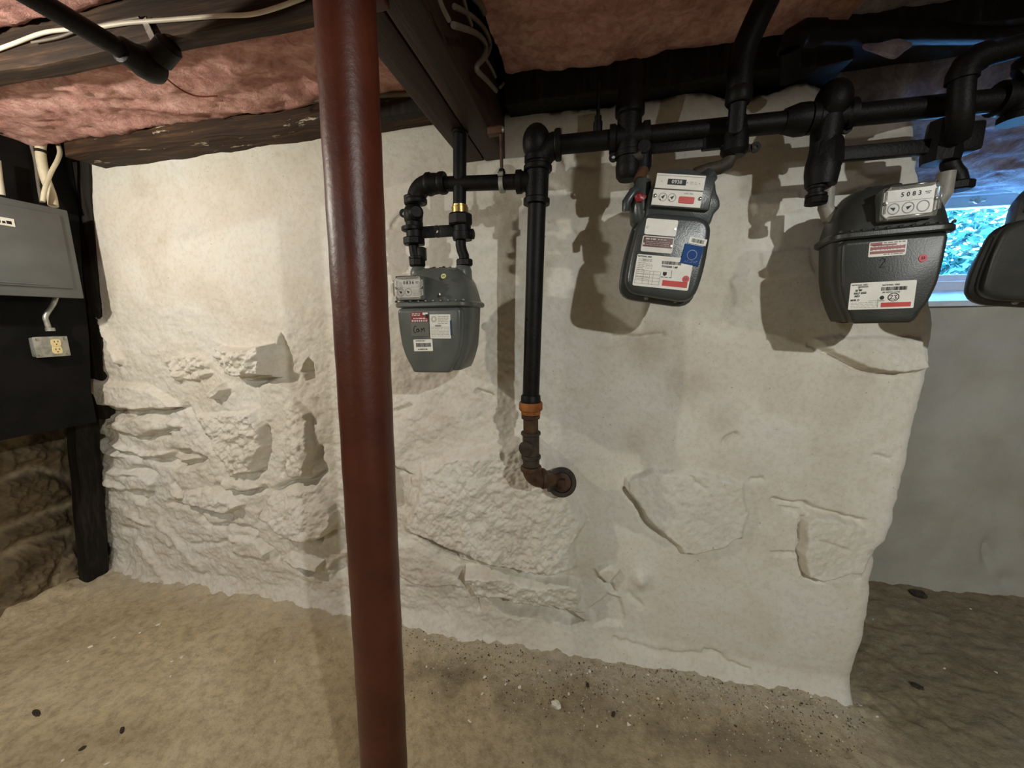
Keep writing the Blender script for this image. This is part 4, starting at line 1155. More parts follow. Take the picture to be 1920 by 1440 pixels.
# ring hanger on the branch
hc = at(941, 336, y=YP); ht = at(941, 258, y=YP)
hc.z = b1.z*0.78+e1.z*0.22
hg = thing('pipe_hanger', 'galvanised split ring hanger on rod from the girder end', 'hanger', hc)
bm = NB(); lathe(bm, hc+Vector((-.006, 0, 0)), XA, [(0, .0205), (0, .0235), (.012, .0235), (.012, .0205)], 24); lathe(bm, hc+Vector((-.006, -.024, .02)), XA, [(0, .006), (.014, .006)], 10); obj('ring', bm, M['galv'], hg)
bm = NB(); tube(bm, [hc+Vector((0, 0, .022)), (hc.x, YP, ht.z+.02)], .0048, 10); obj('rod', bm, M['iron_brown'], hg)
bm = NB(); lathe(bm, hc+Vector((0, 0, .020)), ZA, [(0, .008), (.010, .011), (.020, .008)], 12); obj('socket', bm, M['iron'], hg)
bm = NB(); blob(bm, (hc.x, YP, ht.z+.02), .010, 5, 2, (1, .6, 1), .1); obj('rod_eye', bm, M['galv'], hg)
bm = NB(); box(bm, (gx1-.003, YP-.012, ht.z+.008), (hc.x+.003, YP+.012, ht.z+.028), .002); obj('bracket', bm, M['iron_brown'], hg)

# ---- meter 2 set
m2s = thing('meter_piping', 'black valve, bar and bent outlet pipe over the blue-stickered meter', 'pipe', (X2, YP, 1.62))
bm = NB(); lathe(bm, (X2, YP, HZ-.105), ZA, [(0, .024), (.01, .031), (.035, .033), (.055, .030), (.075, .033), (.1, .030)], 18); obj('valve', bm, M['iron'], m2s)
obj('lock_wing', lug_bm(vx(1172, 290), (-1, 0, -.12), .012, .005, .008, .030), M['iron'], m2s)
a = vx(1175, 298); b = vx(1204, 300)
bm = NB(); tube(bm, [(X2, YP, HZ-.10), a+Vector((0, -.01, 0)), b+Vector((0, -.01, .002))], .015, 14); lathe(bm, a+Vector((-.006, -.012, -.004)), (1, 0, .1), [(0, .012), (.006, .017), (.04, .017)], 14); obj('offset_elbow', bm, M['iron_dusty'], m2s)
c2 = vx(1205, 296)
bm = NB(); lathe(bm, c2+Vector((0, 0, -.035)), ZA, [(0, .018), (.012, .023), (.05, .023), (.06, .020)], 16); lathe(bm, c2+Vector((0, -.0, .018)), (0, -1, 0), [(0, .016), (.028, .016)], 14); obj('bar_socket', bm, M['iron'], m2s)
d2 = vx(1384, 268)
bm = NB(); box(bm, (c2.x, YP-.008, c2.z+.008), (d2.x-.03, YP+.008, c2.z+.034), .003)
box(bm, (d2.x-.085, YP-.011, c2.z+.004), (d2.x-.02, YP+.011, c2.z+.046), .004); obj('meter_bar', bm, M['iron'], m2s)
bm = NB(); lathe(bm, d2+Vector((-.008, 0, -.032)), ZA, [(0, .024), (.012, .032), (.075, .030), (.09, .024)], 18); obj('bar_outlet', bm, M['iron'], m2s)
obj('lock_wing', lug_bm(d2+Vector((0, 0, -.016)), (1, 0, .05), .012, .005, .008, .040), M['iron'], m2s)
yv = 1.07                                        # the outlet pipe passes in front of the header
vv = lambda px, py, y=yv: at(px, py, y=y)
bm = NB(); tube(bm, [d2+Vector((-.006, 0, .04)), vv(1380, 235), vv(1384, 190)], .0185, 16); obj('outlet_pipe', bm, M['iron'], m2s)
bm = NB(); hexnut(bm, vv(1384, 196), ZA, .028, .035, 10); obj('coupling', bm, M['iron'], m2s)
bm = NB(); tube(bm, [vv(1385, 180), vv(1389, 120), vv(1398, 84), vv(1416, 44, 1.06), vv(1437, 0, 1.05), vv(1448, -30, 1.05), vv(1458, -75, 1.05)], .0265, 18); obj('upper_pipe', bm, M['iron'], m2s)
M2C = (vx(1203, 345), vx(1310, 322))
bm = NB(); tube(bm, [c2+Vector((0, -.005, -.03)), vx(1200, 330)+Vector((0, -.01, 0)), vx(1198, 345)+Vector((0, -.02, 0))], .0165, 14); obj('swivel_pipe', bm, M['iron_brown'], m2s)
bm = NB(); tube(bm, [d2+Vector((-.010, 0, -.03)), vx(1370, 294), vx(1364, 306), vx(1350, 314), vx(1330, 318), vx(1306, 326), vx(1296, 340)], .0165, 14); obj('outlet_bend', bm, M['iron_dusty'], m2s)['label'] = 'dusty bent outlet pipe'

# ---- meter 3 set
m3s = thing('meter_piping', 'black valve, bar and looped outlet pipe over the meter numbered 2', 'pipe', (X3, YP, 1.57))
bm = NB(); lathe(bm, (X3-.004, YP, HZ-.155), ZA, [(0, .032), (.03, .036), (.05, .036), (.07, .032), (.09, .030), (.11, .031), (.15, .034)], 18); obj('valve', bm, M['iron'], m3s)
obj('lock_wing', lug_bm((X3+.014, YP, vx(1575, 246).z), (1, 0, .2), .012, .0065, .008, .024), M['iron'], m3s)
c3 = vx(1548, 296); d3 = vx(1785, 278)
bm = NB(); lathe(bm, c3+Vector((0, 0, -.02)), ZA, [(0, .036), (.008, .038), (.05, .034), (.06, .030)], 8); obj('bar_socket', bm, M['iron'], m3s)
bm = NB(); box(bm, (c3.x, YP-.010, c3.z-.012), (d3.x, YP+.010, c3.z+.020), .003); obj('meter_bar', bm, M['iron'], m3s)
bm = NB(); box(bm, (d3.x-.042, YP-.026, c3.z-.018), (d3.x+.042, YP+.026, c3.z+.044), .007); lathe(bm, d3+Vector((-.02, 0, -.03)), ZA, [(0, .034), (.02, .036), (.09, .03)], 8); obj('bar_outlet', bm, M['iron'], m3s)
y3 = 1.085
bm = NB()
e3 = vv(1806, 112, y3)
tube(bm, [vv(1795, 258, y3+.03), vv(1799, 235, y3+.01), vv(1801, 200, y3), vv(1803, 160, y3)] + [vv(1806, 140, y3), vv(1815, 120, y3), vv(1832, 108, y3)] + [vv(1860, 100, y3), vv(1925, 82, y3), vv(1990, 60, y3), vv(1990, 60, y3)+Vector((.16, 0, .05)), vv(1990, 60, y3)+Vector((.20, 0, .12)), vv(1990, 60, y3)+Vector((.205, 0, .30))], .0215, 18); obj('outlet_pipe', bm, M['iron'], m3s)
bm = NB(); tube(bm, [vv(1803, 152, y3), vv(1805, 138, y3), vv(1814, 121, y3), vv(1832, 108, y3), vv(1846, 104, y3)], .0265, 18); obj('elbow', bm, M['iron'], m3s)
M3C = (vx(1529, 378), vx(1792, 356))
bm = NB(); tube(bm, [c3+Vector((-.002, 0, -.015)), vx(1541, 330), vx(1533, 344), vx(1530, 352), vx(1529, 372)], .0165, 14); collar(bm, vx(1531, 350), ZA, .021, .012); obj('swivel_pipe', bm, M['iron'], m3s)
bm = NB(); hexnut(bm, vx(1529, 384), ZA, .025, .018, 8); collar(bm, vx(1530, 367), ZA, .023, .008); obj('swivel_nut', bm, M['iron'], m3s)
bm = NB(); tube(bm, [vx(1782, 296), vx(1781, 308), vx(1785, 318), vx(1794, 328), vx(1797, 338), vx(1795, 350)], .0175, 14); obj('swivel_pipe', bm, M['iron'], m3s)
bm = NB(); hexnut(bm, vx(1794, 358), ZA, .028, .020, 8); obj('swivel_nut', bm, M['iron'], m3s)
# ---- pipe run under the joists at the upper right
ov = thing('overhead_pipe', 'black pipe run under the joists at the upper right with elbow', 'pipe', (0.48, 1.21, 1.98))
pa, pb = at(1492, 62, z=1.985), at(1935, 60, z=1.985)
pc_ = at(1482, 150, y=1.235)
bm = NB(); tube(bm, [pa+(pb-pa).normalized()*.05, pb+(pb-pa)*4.2], .024, 18); obj('pipe', bm, M['iron'], ov)
bm = NB(); dd = (pb-pa).normalized(); tube(bm, [pa+dd*.06, pa+dd*.02, pa+dd*-.004+Vector((0, 0, -.012)), pa+dd*-.010+Vector((0, 0, -.04))], .0285, 16); obj('elbow', bm, M['iron'], ov)
bm = NB(); tube(bm, [pa+dd*-.010+Vector((0, 0, -.035)), pc_], .024, 16); obj('drop', bm, M['iron'], ov)

# ================================================================== GAS METERS
def text_mesh(s, size, bold=0.0):
    c = bpy.data.curves.new('t', 'FONT'); c.body = s; c.size = size; c.align_x = 'CENTER'; c.align_y = 'CENTER'; c.offset = bold
    c.resolution_u = 2
    o = bpy.data.objects.new('t', c); COL.objects.link(o)
    dg = bpy.context.evaluated_depsgraph_get()
    me = bpy.data.meshes.new_from_object(o.evaluated_get(dg))
    bpy.data.objects.remove(o); bpy.data.curves.remove(c)
    return me
class Flat:
    """flat print on a plane facing -y: local (x, z) plus a depth"""
    def __init__(s): s.bm = NB()
    def rect(s, x, z, w, h, y=0.0, ang=0.0):
        c, q = math.cos(ang), math.sin(ang)
        s.bm.faces.new([s.bm.verts.new((x+a*c-b*q, y, z+a*q+b*c)) for a, b in ((-w/2, -h/2), (w/2, -h/2), (w/2, h/2), (-w/2, h/2))])
    def poly(s, pts, y=0.0): s.bm.faces.new([s.bm.verts.new((a, y, b)) for a, b in pts])
    def disc(s, x, z, r, y=0.0, n=20): s.poly([(x+r*math.cos(2*PI*k/n), z+r*math.sin(2*PI*k/n)) for k in range(n)], y)
    def ringp(s, x, z, r0, r1, y=0.0, n=24, sx=1.0):
        P = [[s.bm.verts.new((x+r*sx*math.cos(2*PI*k/n), y, z+r*math.sin(2*PI*k/n))) for k in range(n)] for r in (r0, r1)]
        bridge(s.bm, P[0], P[1])
    def text(s, t, x, z, size, y=0.0, ang=0.0, bold=0.0, sx=1.0):
        me = text_mesh(t, size, bold)
        c, q = math.cos(ang), math.sin(ang)
        n0 = len(s.bm.verts); s.bm.from_mesh(me); s.bm.verts.ensure_lookup_table()
        for v in s.bm.verts[n0:]:
            a, b = v.co.x*sx, v.co.y
            v.co = (x+a*c-b*q, y, z+a*q+b*c)
        bpy.data.meshes.remove(me)
    def stroke(s, pts, w, y=0.0):
        for a, b in zip(pts, pts[1:]):
            dx, dz = b[0]-a[0], b[1]-a[1]; L = math.hypot(dx, dz)
            s.rect((a[0]+b[0])/2, (a[1]+b[1])/2, L+w*.7, w, y, math.atan2(dz, dx))
    def bars(s, x0, x1, z, h, n, y=0.0, seed=1, ang=0.0):
        rr = random.Random(seed)
        for k in range(n):
            t = (k+.5)/n; w = (x1-x0)/n*rr.choice((.35, .5, .75))
            s.rect(x0+(x1-x0)*t, z+(x0+(x1-x0)*t-(x0+x1)/2)*math.tan(ang), w, h, y, ang)
    def lines(s, x0, x1, z0, z1, n, h, y=0.0, seed=1):
        rr = random.Random(seed)
        for k in range(n):
            z = z1-(z1-z0)*(k+.5)/n
            x = x0
            while x < x1-0.002:
                w = rr.uniform(.003, .011); w = min(w, x1-x)
                s.rect(x+w/2, z, w, h, y); x += w+rr.uniform(.0015, .003)
    def done(s, name, mat, parent):
        me = bpy.data.meshes.new(name)
        bmesh.ops.recalc_face_normals(s.bm, faces=s.bm.faces)
        for f in s.bm.faces:
            if f.normal.y > 0: f.normal_flip()
        s.bm.to_mesh(me); s.bm.free()
        return link(name, me, mat, parent, 0, False)
def plate(name, parent, x0, x1, z0, z1, y, mat, r=.003, ang=0.0, t=.0012, label=None):
    pts = roundpoly([(x0, z0), (x1, z0), (x1, z1), (x0, z1)], r, 3)
    cx_, cz_ = (x0+x1)/2, (z0+z1)/2; c, q = math.cos(ang), math.sin(ang)
    pts = [(cx_+(a-cx_)*c-(b-cz_)*q, cz_+(a-cx_)*q+(b-cz_)*c) for a, b in pts]
    bm = NB(); prism(bm, pts, y+t*.5, y-t, t*.3, 1)
    o = obj(name, bm, mat, parent, 30, False)
    if label: o['label'] = label
    return o
def lobj(name, bm, mat, parent, ang=35): return obj(name, bm, mat, parent, ang, False)
def dial_hand(F, x, z, r, a, y): F.poly([(x+r*.95*math.cos(a), z+r*.95*math.sin(a)), (x+r*.55*math.cos(a+2.2), z+r*.55*math.sin(a+2.2)), (x+r*.55*math.cos(a-2.2), z+r*.55*math.sin(a-2.2))], y)

def meter_case(root, mat, W=0.25, conn=((-.076), (.076)), mirror=1):
    """tin-shoulder diaphragm meter: base at z=0, flange at .205, top at .325; front is -y"""
    bm = NB()
    loft(bm, [(0.0, 0.004, .01, .078, .070, .02), (.012, 0.004, .01, .084, .074, .02), (.035, .003, .01, .096, .078, .03), (.07, .002, .01, .110, .082, .04), (.11, 0, .01, .118, .084, .045),
              (.16, 0, .01, .122, .086, .045), (.203, 0, .01, .125, .087, .045)])
    low = lobj('lower_case', bm, mat, root)
    fz_ = [(-.068, -.004), (.060, -.004), (.066, .012), (.086, .040), (.100, .085), (.106, .14), (.108, .196), (-.112, .196), (-.110, .14), (-.104, .085), (-.092, .045), (-.074, .014)]
    bm = NB(); prism(bm, roundpoly(fz_, .014, 3), -.060, -.096, .010, 3); lobj('front_cover', bm, mat, root)
    bm = NB(); prism(bm, roundpoly([(a*.92+.010, b) for a, b in fz_], .014, 3), .070, .108, .010, 3); lobj('back_cover', bm, mat, root)
    bm = NB()
    loft(bm, [(.199, 0, .008, .132, .096, .045), (.203, 0, .008, .136, .100, .045), (.212, 0, .008, .136, .100, .045), (.217, 0, .008, .131, .096, .045)])
    fl_ = lobj('flange', bm, mat, root)
    for k in range(10):
        a = k/9
        bm = NB(); hexnut(bm, (-.115+.23*a, -.089, .214), (0, 0, 1), .0045, .006); lathe(bm, (-.115+.23*a, -.089, .216), ZA, [(0, .003), (.005, .003)], 8); lobj('bolt', bm, mat, fl_)
    bm = NB()
    loft(bm, [(.214, 0, .008, .128, .092, .045), (.228, 0, .008, .126, .089, .05), (.252, 0, .010, .121, .083, .05), (.278, 0, .012, .113, .075, .05), (.300, 0, .014, .100, .064, .05), (.314, 0, .015, .088, .054, .045), (.322, 0, .015, .074, .044, .04)])
    lobj('top_case', bm, mat, root)
    bm = NB()
    for k in range(7): blob(bm, (-.03+.012*k, .0, .325+.002*math.sin(k*2)), .006, k, 1, (1, 1, .6), .5)
    lobj('seal_putty', bm, M['iron_dusty'], root)
    for x in conn:
        bm = NB(); lathe(bm, (x, .014, .270), ZA, [(0, .030), (.045, .029), (.055, .026), (.062, .021)], 20); lobj('connection', bm, mat, root)
def index_box(root, x0, x1, z0, z1, y, face_mat, digits, dials, third=False, tilt=0):
    cxm = (x0+x1)/2
    bm = NB(); prism(bm, roundpoly([(x0-.004, z0-.004), (x1+.004, z0-.004), (x1+.004, z1+.002), (x0-.004, z1+.002)], .008, 3), y+.04, y, .003, 2); hb = lobj('index_housing', bm, M['meter'], root)
    cut = .010
    pts = [(x0+cut, z0), (x1-cut, z0), (x1-cut, z0+cut*.6), (x1, z0+cut), (x1, z1-cut), (x1-cut*.6, z1-cut), (x1-cut, z1), (x0+cut, z1), (x0, z1-cut), (x0, z0+cut)]
    bm = NB(); prism(bm, pts, y+.002, y-.004, .001, 1); fc = lobj('index_face', bm, face_mat, root, 30); fc['label'] = 'pale index face'
    F = Flat(); w = x1-x0; hgt = z1-z0
    yy = y-.0044
    n = len(digits)
    for k, ch in enumerate(digits): F.text(ch, x0+w*(.34+.105*k), z1-hgt*.27, hgt*.20, yy, 0, .0003)
    F.rect(x0+w*.80, z1-hgt*.25, w*.11, .0016, yy); F.rect(x0+w*.80, z1-hgt*.30, w*.07, .0014, yy)
    for k, a in enumerate(dials):
        dial_hand(F, x0+w*(.20+.27*k), z0+hgt*.31, hgt*.13, a, yy)
    F.done('digits', M['ink'], fc)
    F = Flat()
    for k in range(len(dials)+(1 if third else 0)): F.ringp(x0+w*(.20+.27*k), z0+hgt*.31, hgt*.155, hgt*.185, yy)
    if not third: F.lines(x0+w*.66, x0+w*.88, z0+hgt*.14, z0+hgt*.42, 4, .0012, yy, 3)
    F.rect(cxm, z1-hgt*.47, w*.8, .0008, yy); F.done('print', M['grey_ink'], fc)
    for px_, pz_ in ((x0+.004, z0+hgt*.5), (x1-.004, z0+hgt*.5)):
        bm = NB(); lathe(bm, (px_, y-.002, pz_), (0, -1, 0), [(0, .004), (.006, .004), (.008, .0025)], 10); lobj('screw', bm, M['chrome'], fc)
    bm = NB()
    for a, b, c, d in ((x0, x1, z0-.002, z0+.004), (x0, x1, z1-.004, z1+.002)): box(bm, (a+cut, y-.016, c), (b-cut, y-.002, d), .001)
    for a, b in ((x0-.002, x0+.003), (x1-.003, x1+.002)): box(bm, (a, y-.016, z0+cut), (b, y-.002, z1-cut), .001)
    g = lobj('clear_cover_rim', bm, M['clear'], root)

# ---- meter 1 (COM)
p1, p2 = M1C
zc = min(p1.z, p2.z)-.020
sc1 = (p2.x-p1.x)/0.152
g1 = thing('gas_meter', 'grey gas meter marked COM in marker with a pale yellow dot sticker', 'meter', ((p1.x+p2.x)/2, YP-.014, zc-.330*.93+.017), 'gas meters on the wall')
g1.scale = (.885, .95, .93)
bm = None
meter_case(g1, M['meter'], conn=(-.081, .081))
index_box(g1, -.110, -.016, .224, .290, -.094, M['face_grey'], '0836', (2.6, 2.4))
YF = -.0965
dtop = lambda z: z
o = plate('rating_plate', g1, -.062, -.002, .154, .184, YF, M['maroon'], .001, .02)
F = Flat(); yy = YF-.0016
F.lines(-.058, -.030, .172, .181, 2, .0022, yy, 5); F.rect(-.012, .179, .018, .007, yy); F.lines(-.054, -.008, .162, .168, 1, .0028, yy, 8)
for k in range(9): F.rect(-.058+.0063*k, .1575, .0028, .006, yy)
F.done('print', M['paper'], o)
F = Flat(); F.rect(-.007, .171, .009, .012, yy); F.done('print', M['ink'], o)
o = plate('nameplate', g1, -.064, -.002, .110, .153, YF, M['marker_plate'], .003, .0)
# COM written with a marker
F = Flat(); yy = YF-.0016; wS = .0020
F.stroke([(-.0445, .1405), (-.050, .142), (-.054, .136), (-.0555, .128), (-.053, .122), (-.047, .1225)], wS, yy)
F.stroke([(-.042, .133), (-.046, .129), (-.044, .1245), (-.039, .1245), (-.036, .128), (-.038, .1325), (-.042, .133), (-.038, .130), (-.035, .1255)], wS, yy)
F.stroke([(-.0285, .1235), (-.0275, .135), (-.024, .1295), (-.0185, .136), (-.0175, .1245)], wS, yy)
F.done('handwriting', M['ink'], o)
o = plate('label', g1, .002, .072, .103, .176, YF, M['paper'], .002, -.01, label='white notice label with blue edge')
F = Flat(); yy = YF-.0016; F.rect(.0725, .135, .004, .045, yy+.0004); F.done('print', M['blue'], o)
F = Flat(); F.ringp(.0165, .162, .0085, .0100, yy, 6); F.ringp(.0165, .162, .005, .006, yy, 12); F.lines(.030, .066, .146, .172, 5, .0013, yy, 2); F.lines(.006, .068, .108, .140, 7, .0011, yy, 4); F.rect(.030, .142, .020, .005, yy)
F.done('print', M['grey_ink'], o)
o = plate('barcode_label', g1, -.058, .008, .064, .101, YF, M['paper'], .002, .015, label='small white barcode label')
F = Flat(); yy = YF-.0016
F.text('NATIONAL GRID', -.034, .0962, .0040, yy, .015, .0001); F.bars(-.050, .003, .0838, .012, 34, yy, 3, .015); F.text('00 N08730 348', -.027, .0700, .0062, yy, .015, .00015, .85)
F.done('print', M['ink'], o)
bm = NB(); o = lobj('round_sticker', lathe(bm, (.046, -.074, .290), (0, -1, .45), [(0, .0085), (.0016, .0085)], 20), M['yellow'], g1); o['label'] = 'pale yellow round sticker'
bm = NB(); F = Flat(); F.text('04', 0, 0, .009)
fo = F.done('print', M['ink'], o); fo.location = (.046, -.0762, .2906); fo.rotation_euler = (-.42, 0, 0)
bm = NB(); lathe(bm, (.04, -.0865, .236), (0, -1, 0), [(0, .005), (.008, .005), (.010, .003)], 10); lobj('screw', bm, M['chrome'], g1)

# ---- meter 3 (numbered 2): same case, turned to the left
p1, p2 = M3C
g3 = thing('gas_meter', 'dark grey gas meter with a handwritten 2 and a round red sticker', 'meter', ((p1.x+p2.x)/2+.002, YP-.004, min(p1.z, p2.z)-.296), 'gas meters on the wall')
g3.rotation_euler = (0, -.012, math.radians(-13)); g3.scale = (.84, .90, .97)
meter_case(g3, M['meter_dark'], conn=(-.02, .02))
for sx in (-1, 1):
    bm = NB(); tube(bm, [(sx*.095, .014, .272), (sx*.120, .014, .280), (sx*.130, .010, .298), (sx*.130, .008, .345)], [.021, .022, .020, .019], 14); lobj('connection', bm, M['meter_pale'], g3)['label'] = 'pale grey inlet fitting'
index_box(g3, -.034, .074, .234, .302, -.098, M['face_grey'], '5083', (2.7, .5), True)
o = plate('rating_plate', g3, -.052, .026, .152, .186, YF, M['paper'], .003, .0); yy = YF-.0016
F = Flat(); F.rect(-.0375, .181, .025, .007, yy); F.rect(-.013, .171, .072, .008, yy); F.rect(-.013, .1615, .072, .006, yy); F.rect(-.02, .1775, .05, .004, yy); F.done('print', M['maroon'], o)
F = Flat(); F.lines(-.046, .020, .1725, .1775, 1, .0016, yy-.0003, 4); F.lines(-.044, .020, .1640, .169, 1, .0026, yy-.0003, 7); F.done('print', M['paper'], o)
F = Flat(); F.lines(-.020, .020, .154, .1585, 1, .0020, yy, 9); F.lines(-.022, .022, .180, .185, 1, .0025, yy, 11); F.done('print', M['grey_ink'], o)
F = Flat(); yy = YF-.0006; F.stroke([(-.024, .144), (-.020, .148), (-.0145, .1455), (-.015, .140), (-.020, .133), (-.0235, .1275), (-.013, .128)], .0022, yy); F.done('handwriting', M['ink'], g3)['label'] = 'black handwritten 2'
o = plate('label', g3, -.083, .056, .030, .094, YF, M['paper'], .003, .0, label='white address label with red bar'); yy = YF-.0016
F = Flat()
F.text('NATIONAL GRID', -.063, .0885, .0045, yy, 0, .0001); F.text('NATIONAL GRID', .004, .0855, .0050, yy, 0, .00015, .95); F.bars(-.016, .038, .0770, .0085, 34, yy, 6); F.text('00 NS9131 4 P25', .006, .0685, .0052, yy, 0, .0001)
F.disc(-.012, .0565, .0050, yy, 8); F.rect(-.012, .0495, .012, .0012, yy)
F.done('print', M['ink'], o)
F = Flat(); wS = .0011
F.stroke([(-.066, .083), (-.064, .085), (-.062, .083), (-.065, .079), (-.061, .079)], wS, yy); F.text('20 MF', -.064, .0755, .006, yy, .05, .0003); F.text('RELP 2023', -.060, .0690, .0062, yy, .05, .0003); F.text('M23', -.066, .0620, .0062, yy, .05, .0003); F.text('MVR O', -.070, .0525, .0062, yy, .02, .0003)
F.ringp(.012, .0570, .0082, .0098, yy, 24, 1.25)
F.stroke([(.004, .060), (.007, .062), (.010, .060), (.007, .0545), (.004, .0525), (.011, .0525)], .0014, yy); F.stroke([(.013, .061), (.018, .0605), (.0155, .057), (.019, .0545), (.016, .0515), (.012, .0525)], .0014, yy)
F.done('handwriting', M['ink'], o)
F = Flat(); F.rect(.0185, .0395, .062, .0105, yy); F.done('print', M['red_ink'], o)
F = Flat(); F.lines(-.078, -.018, .033, .048, 4, .0008, yy, 3); F.rect(-.025, .050, .03, .0008, yy); F.rect(-.02, .045, .0008, .020, yy); F.rect(-.055, .084, .022, .004, yy); F.done('print', M['grey_ink'], o)
bm = NB(); o = lobj('round_sticker', lathe(bm, (.062, YF+.001, .142), (0, -1, 0), [(0, .0088), (.0018, .0088)], 22), M['crimson'], g3); o['label'] = 'round red sticker'
F = Flat(); F.text('23', .062, .142, .008, YF-.0012, 0, .0003); F.done('print', M['ink'], o)

# ---- meter 2 (square bolted plate, tilted)
def square_meter(root, mat, horn=True):
    """base at z=0; bolted front plate about .23 square, index head on top"""
    back = roundpoly([(-.105, .012), (.085, .0), (.100, .10), (.095, .235), (-.09, .235), (-.112, .12)], .045, 5)
    bm = NB(); prism(bm, back, .095, .005, .012, 2); lobj('back_case', bm, mat, root)
    bm = NB(); prism(bm, roundpoly([(-.115, .002), (.105, -.006), (.116, .10), (.108, .247), (-.102, .247), (-.118, .11)], .05, 5), .016, -.006, .005, 2); lobj('flange', bm, mat, root)
    fp = roundpoly([(-.104, .018), (.098, .006), (.112, .10), (.108, .246), (-.094, .246), (-.106, .11)], .050, 6)
    bm = NB(); prism(bm, fp, -.004, -.052, .018, 4); front = lobj('front_cover', bm, mat, root)
    for x, z in ((-.092, .205), (-.098, .115), (-.090, .05), (-.03, .012), (.055, .012), (.105, .07), (.108, .135), (.100, .21), (-.05, .246), (.06, .246)):
        bm = NB(); hexnut(bm, (x, -.004, z), (0, -1, 0), .0072, .010); lathe(bm, (x, -.012, z), (0, -1, 0), [(0, .004), (.006, .004)], 8); lobj('bolt', bm, M['meter_pale'], front)
    # head
    bm = NB(); prism(bm, roundpoly([(-.075, .225), (.108, .225), (.112, .262), (.126, .278), (.120, .300), (.106, .318), (.098, .352), (-.062, .352), (-.078, .30)], .016, 3), .060, -.030, .008, 2); hd = lobj('index_head', bm, mat, root)
    bm = NB(); prism(bm, roundpoly([(-.064, .345), (-.035, .374), (.03, .378), (.085, .362), (.100, .345)], .01, 3), .055, -.018, .006, 2); lobj('head_cap', bm, mat, root)
    bm = NB(); prism(bm, roundpoly([(-.068, .262), (.092, .262), (.094, .352), (-.066, .352)], .006, 3), -.02, -.044, .004, 2); lobj('index_housing', bm, mat, root)
    if not horn: return front
    bm = NB(); tube(bm, [(-.045, .025, .215), (-.078, .02, .245), (-.092, .02, .290), (-.094, .02, .325), (-.092, .02, .352)], [.036, .038, .034, .028, .022], 16); lobj('connection', bm, mat, root)
    bm = NB(); tube(bm, [(-.132, .0, .256), (-.134, -.003, .28), (-.118, .0, .312), (-.098, .01, .322)], [.011, .014, .014, .013], 12); lobj('connection_lug', bm, mat, root)
    bm = NB(); tube(bm, [(.06, .02, .34), (.088, .02, .368), (.098, .02, .380)], [.03, .024, .021], 14); lobj('connection', bm, mat, root)
    return front
g2 = thing('gas_meter', 'tilted grey gas meter with bolted square front and blue sticker', 'meter', (0, 0, 0), 'gas meters on the wall')
f2 = square_meter(g2, M['meter_shaded_grey'])
bb = at(1232, 568, y=1.10)
g2.location = (bb.x-.004, 1.105, bb.z)
g2.rotation_euler = (0, math.radians(7.5), math.radians(2)); g2.scale = (.86, .92, .87)
YI = -.0445
o = plate('index_face', g2, -.066, .066, .311, .350, YI, M['face'], .001, 0, .003, 'white upper index face')
F = Flat(); yy = YI-.0034; F.rect(-.009, .329, .050, .015, yy); F.done('digit_window', M['ink'], o)
F = Flat(); F.text('0938', -.009, .329, .013, yy-.0004, 0, .0003, 1.1); F.done('digits', M['face_grey'], o)
F = Flat(); F.disc(.019, .329, .0016, yy); F.disc(.052, .329, .0014, yy); F.disc(-.05, .329, .0012, yy); F.lines(.026, .046, .325, .333, 2, .001, yy, 2); F.rect(0, .3445, .13, .001, yy); F.done('print', M['grey_ink'], o)
o = plate('index_face', g2, -.068, .066, .266, .308, YI, M['face'], .001, 0, .003, 'white lower index face with two dials')
F = Flat(); yy = YI-.0034
for k, a in enumerate((.9, .8)):
    x = -.040+.025*k; F.ringp(x, .288, .0098, .0112, yy)
F.text('cubic feet', .028, .3015, .0065, yy); F.done('print', M['grey_ink'], o)
F = Flat()
for k, a in enumerate((.9, .8)): dial_hand(F, -.040+.025*k, .288, .009, a, yy); F.disc(-.040+.025*k-.006, .281, .0018, yy)
F.done('dial_hands', M['ink'], o)
bm = NB(); prism(bm, roundpoly([(.004, .275), (.046, .275), (.046, .293), (.004, .293)], .004, 3), YI-.002, YI-.0042, .0006, 1); rp = lobj('badge', bm, M['red_ink'], o)
for x in (-.062, .061):
    bm = NB(); lathe(bm, (x, YI-.002, .290), (0, -1, 0), [(0, .005), (.004, .005), (.005, .003)], 10); lobj('screw', bm, M['chrome'], o)
YF2 = -.0525
o = plate('blank_plate', g2, -.075, .013, .184, .228, YF2, M['paper'], .005, 0, .0016, 'blank white plate')
for x in (-.069, .008):
    bm = NB(); lathe(bm, (x, YF2-.001, .204), (0, -1, 0), [(0, .0034), (.002, .0034)], 8); lobj('rivet', bm, M['chrome'], o)
o = plate('rating_plate', g2, -.077, .011, .137, .181, YF2, M['face'], .005, 0, .0016, 'white edged brown rating plate')
yy = YF2-.0020
F = Flat(); F.rect(-.033, .1645, .082, .027, yy); F.done('print', M['brown_plate'], o)
F = Flat(); F.lines(-.068, -.038, .170, .175, 1, .0040, yy-.0003, 2); F.lines(-.034, -.010, .170, .175, 1, .0024, yy-.0003, 3); F.lines(-.066, .0, .154, .168, 3, .0010, yy-.0003, 6); F.done('print', M['face_grey'], o)
for x in (-.072, .006):
    bm = NB(); lathe(bm, (x, YF2-.001, .158), (0, -1, 0), [(0, .0034), (.002, .0034)], 8); lobj('rivet', bm, M['chrome'], o)
o = plate('label', g2, -.084, .074, .040, .129, YF2, M['paper'], .005, 0, .0010, 'large white address label with red bar')
yy = YF2-.0014
F = Flat(); F.text('NATIONAL GRID', -.062, .1235, .0052, yy, 0, .0002); F.bars(-.012, .042, .112, .009, 36, yy, 9, .02); F.text('01LN3505 1 MP', .012, .1010, .0074, yy, -.02, .0003, .9)
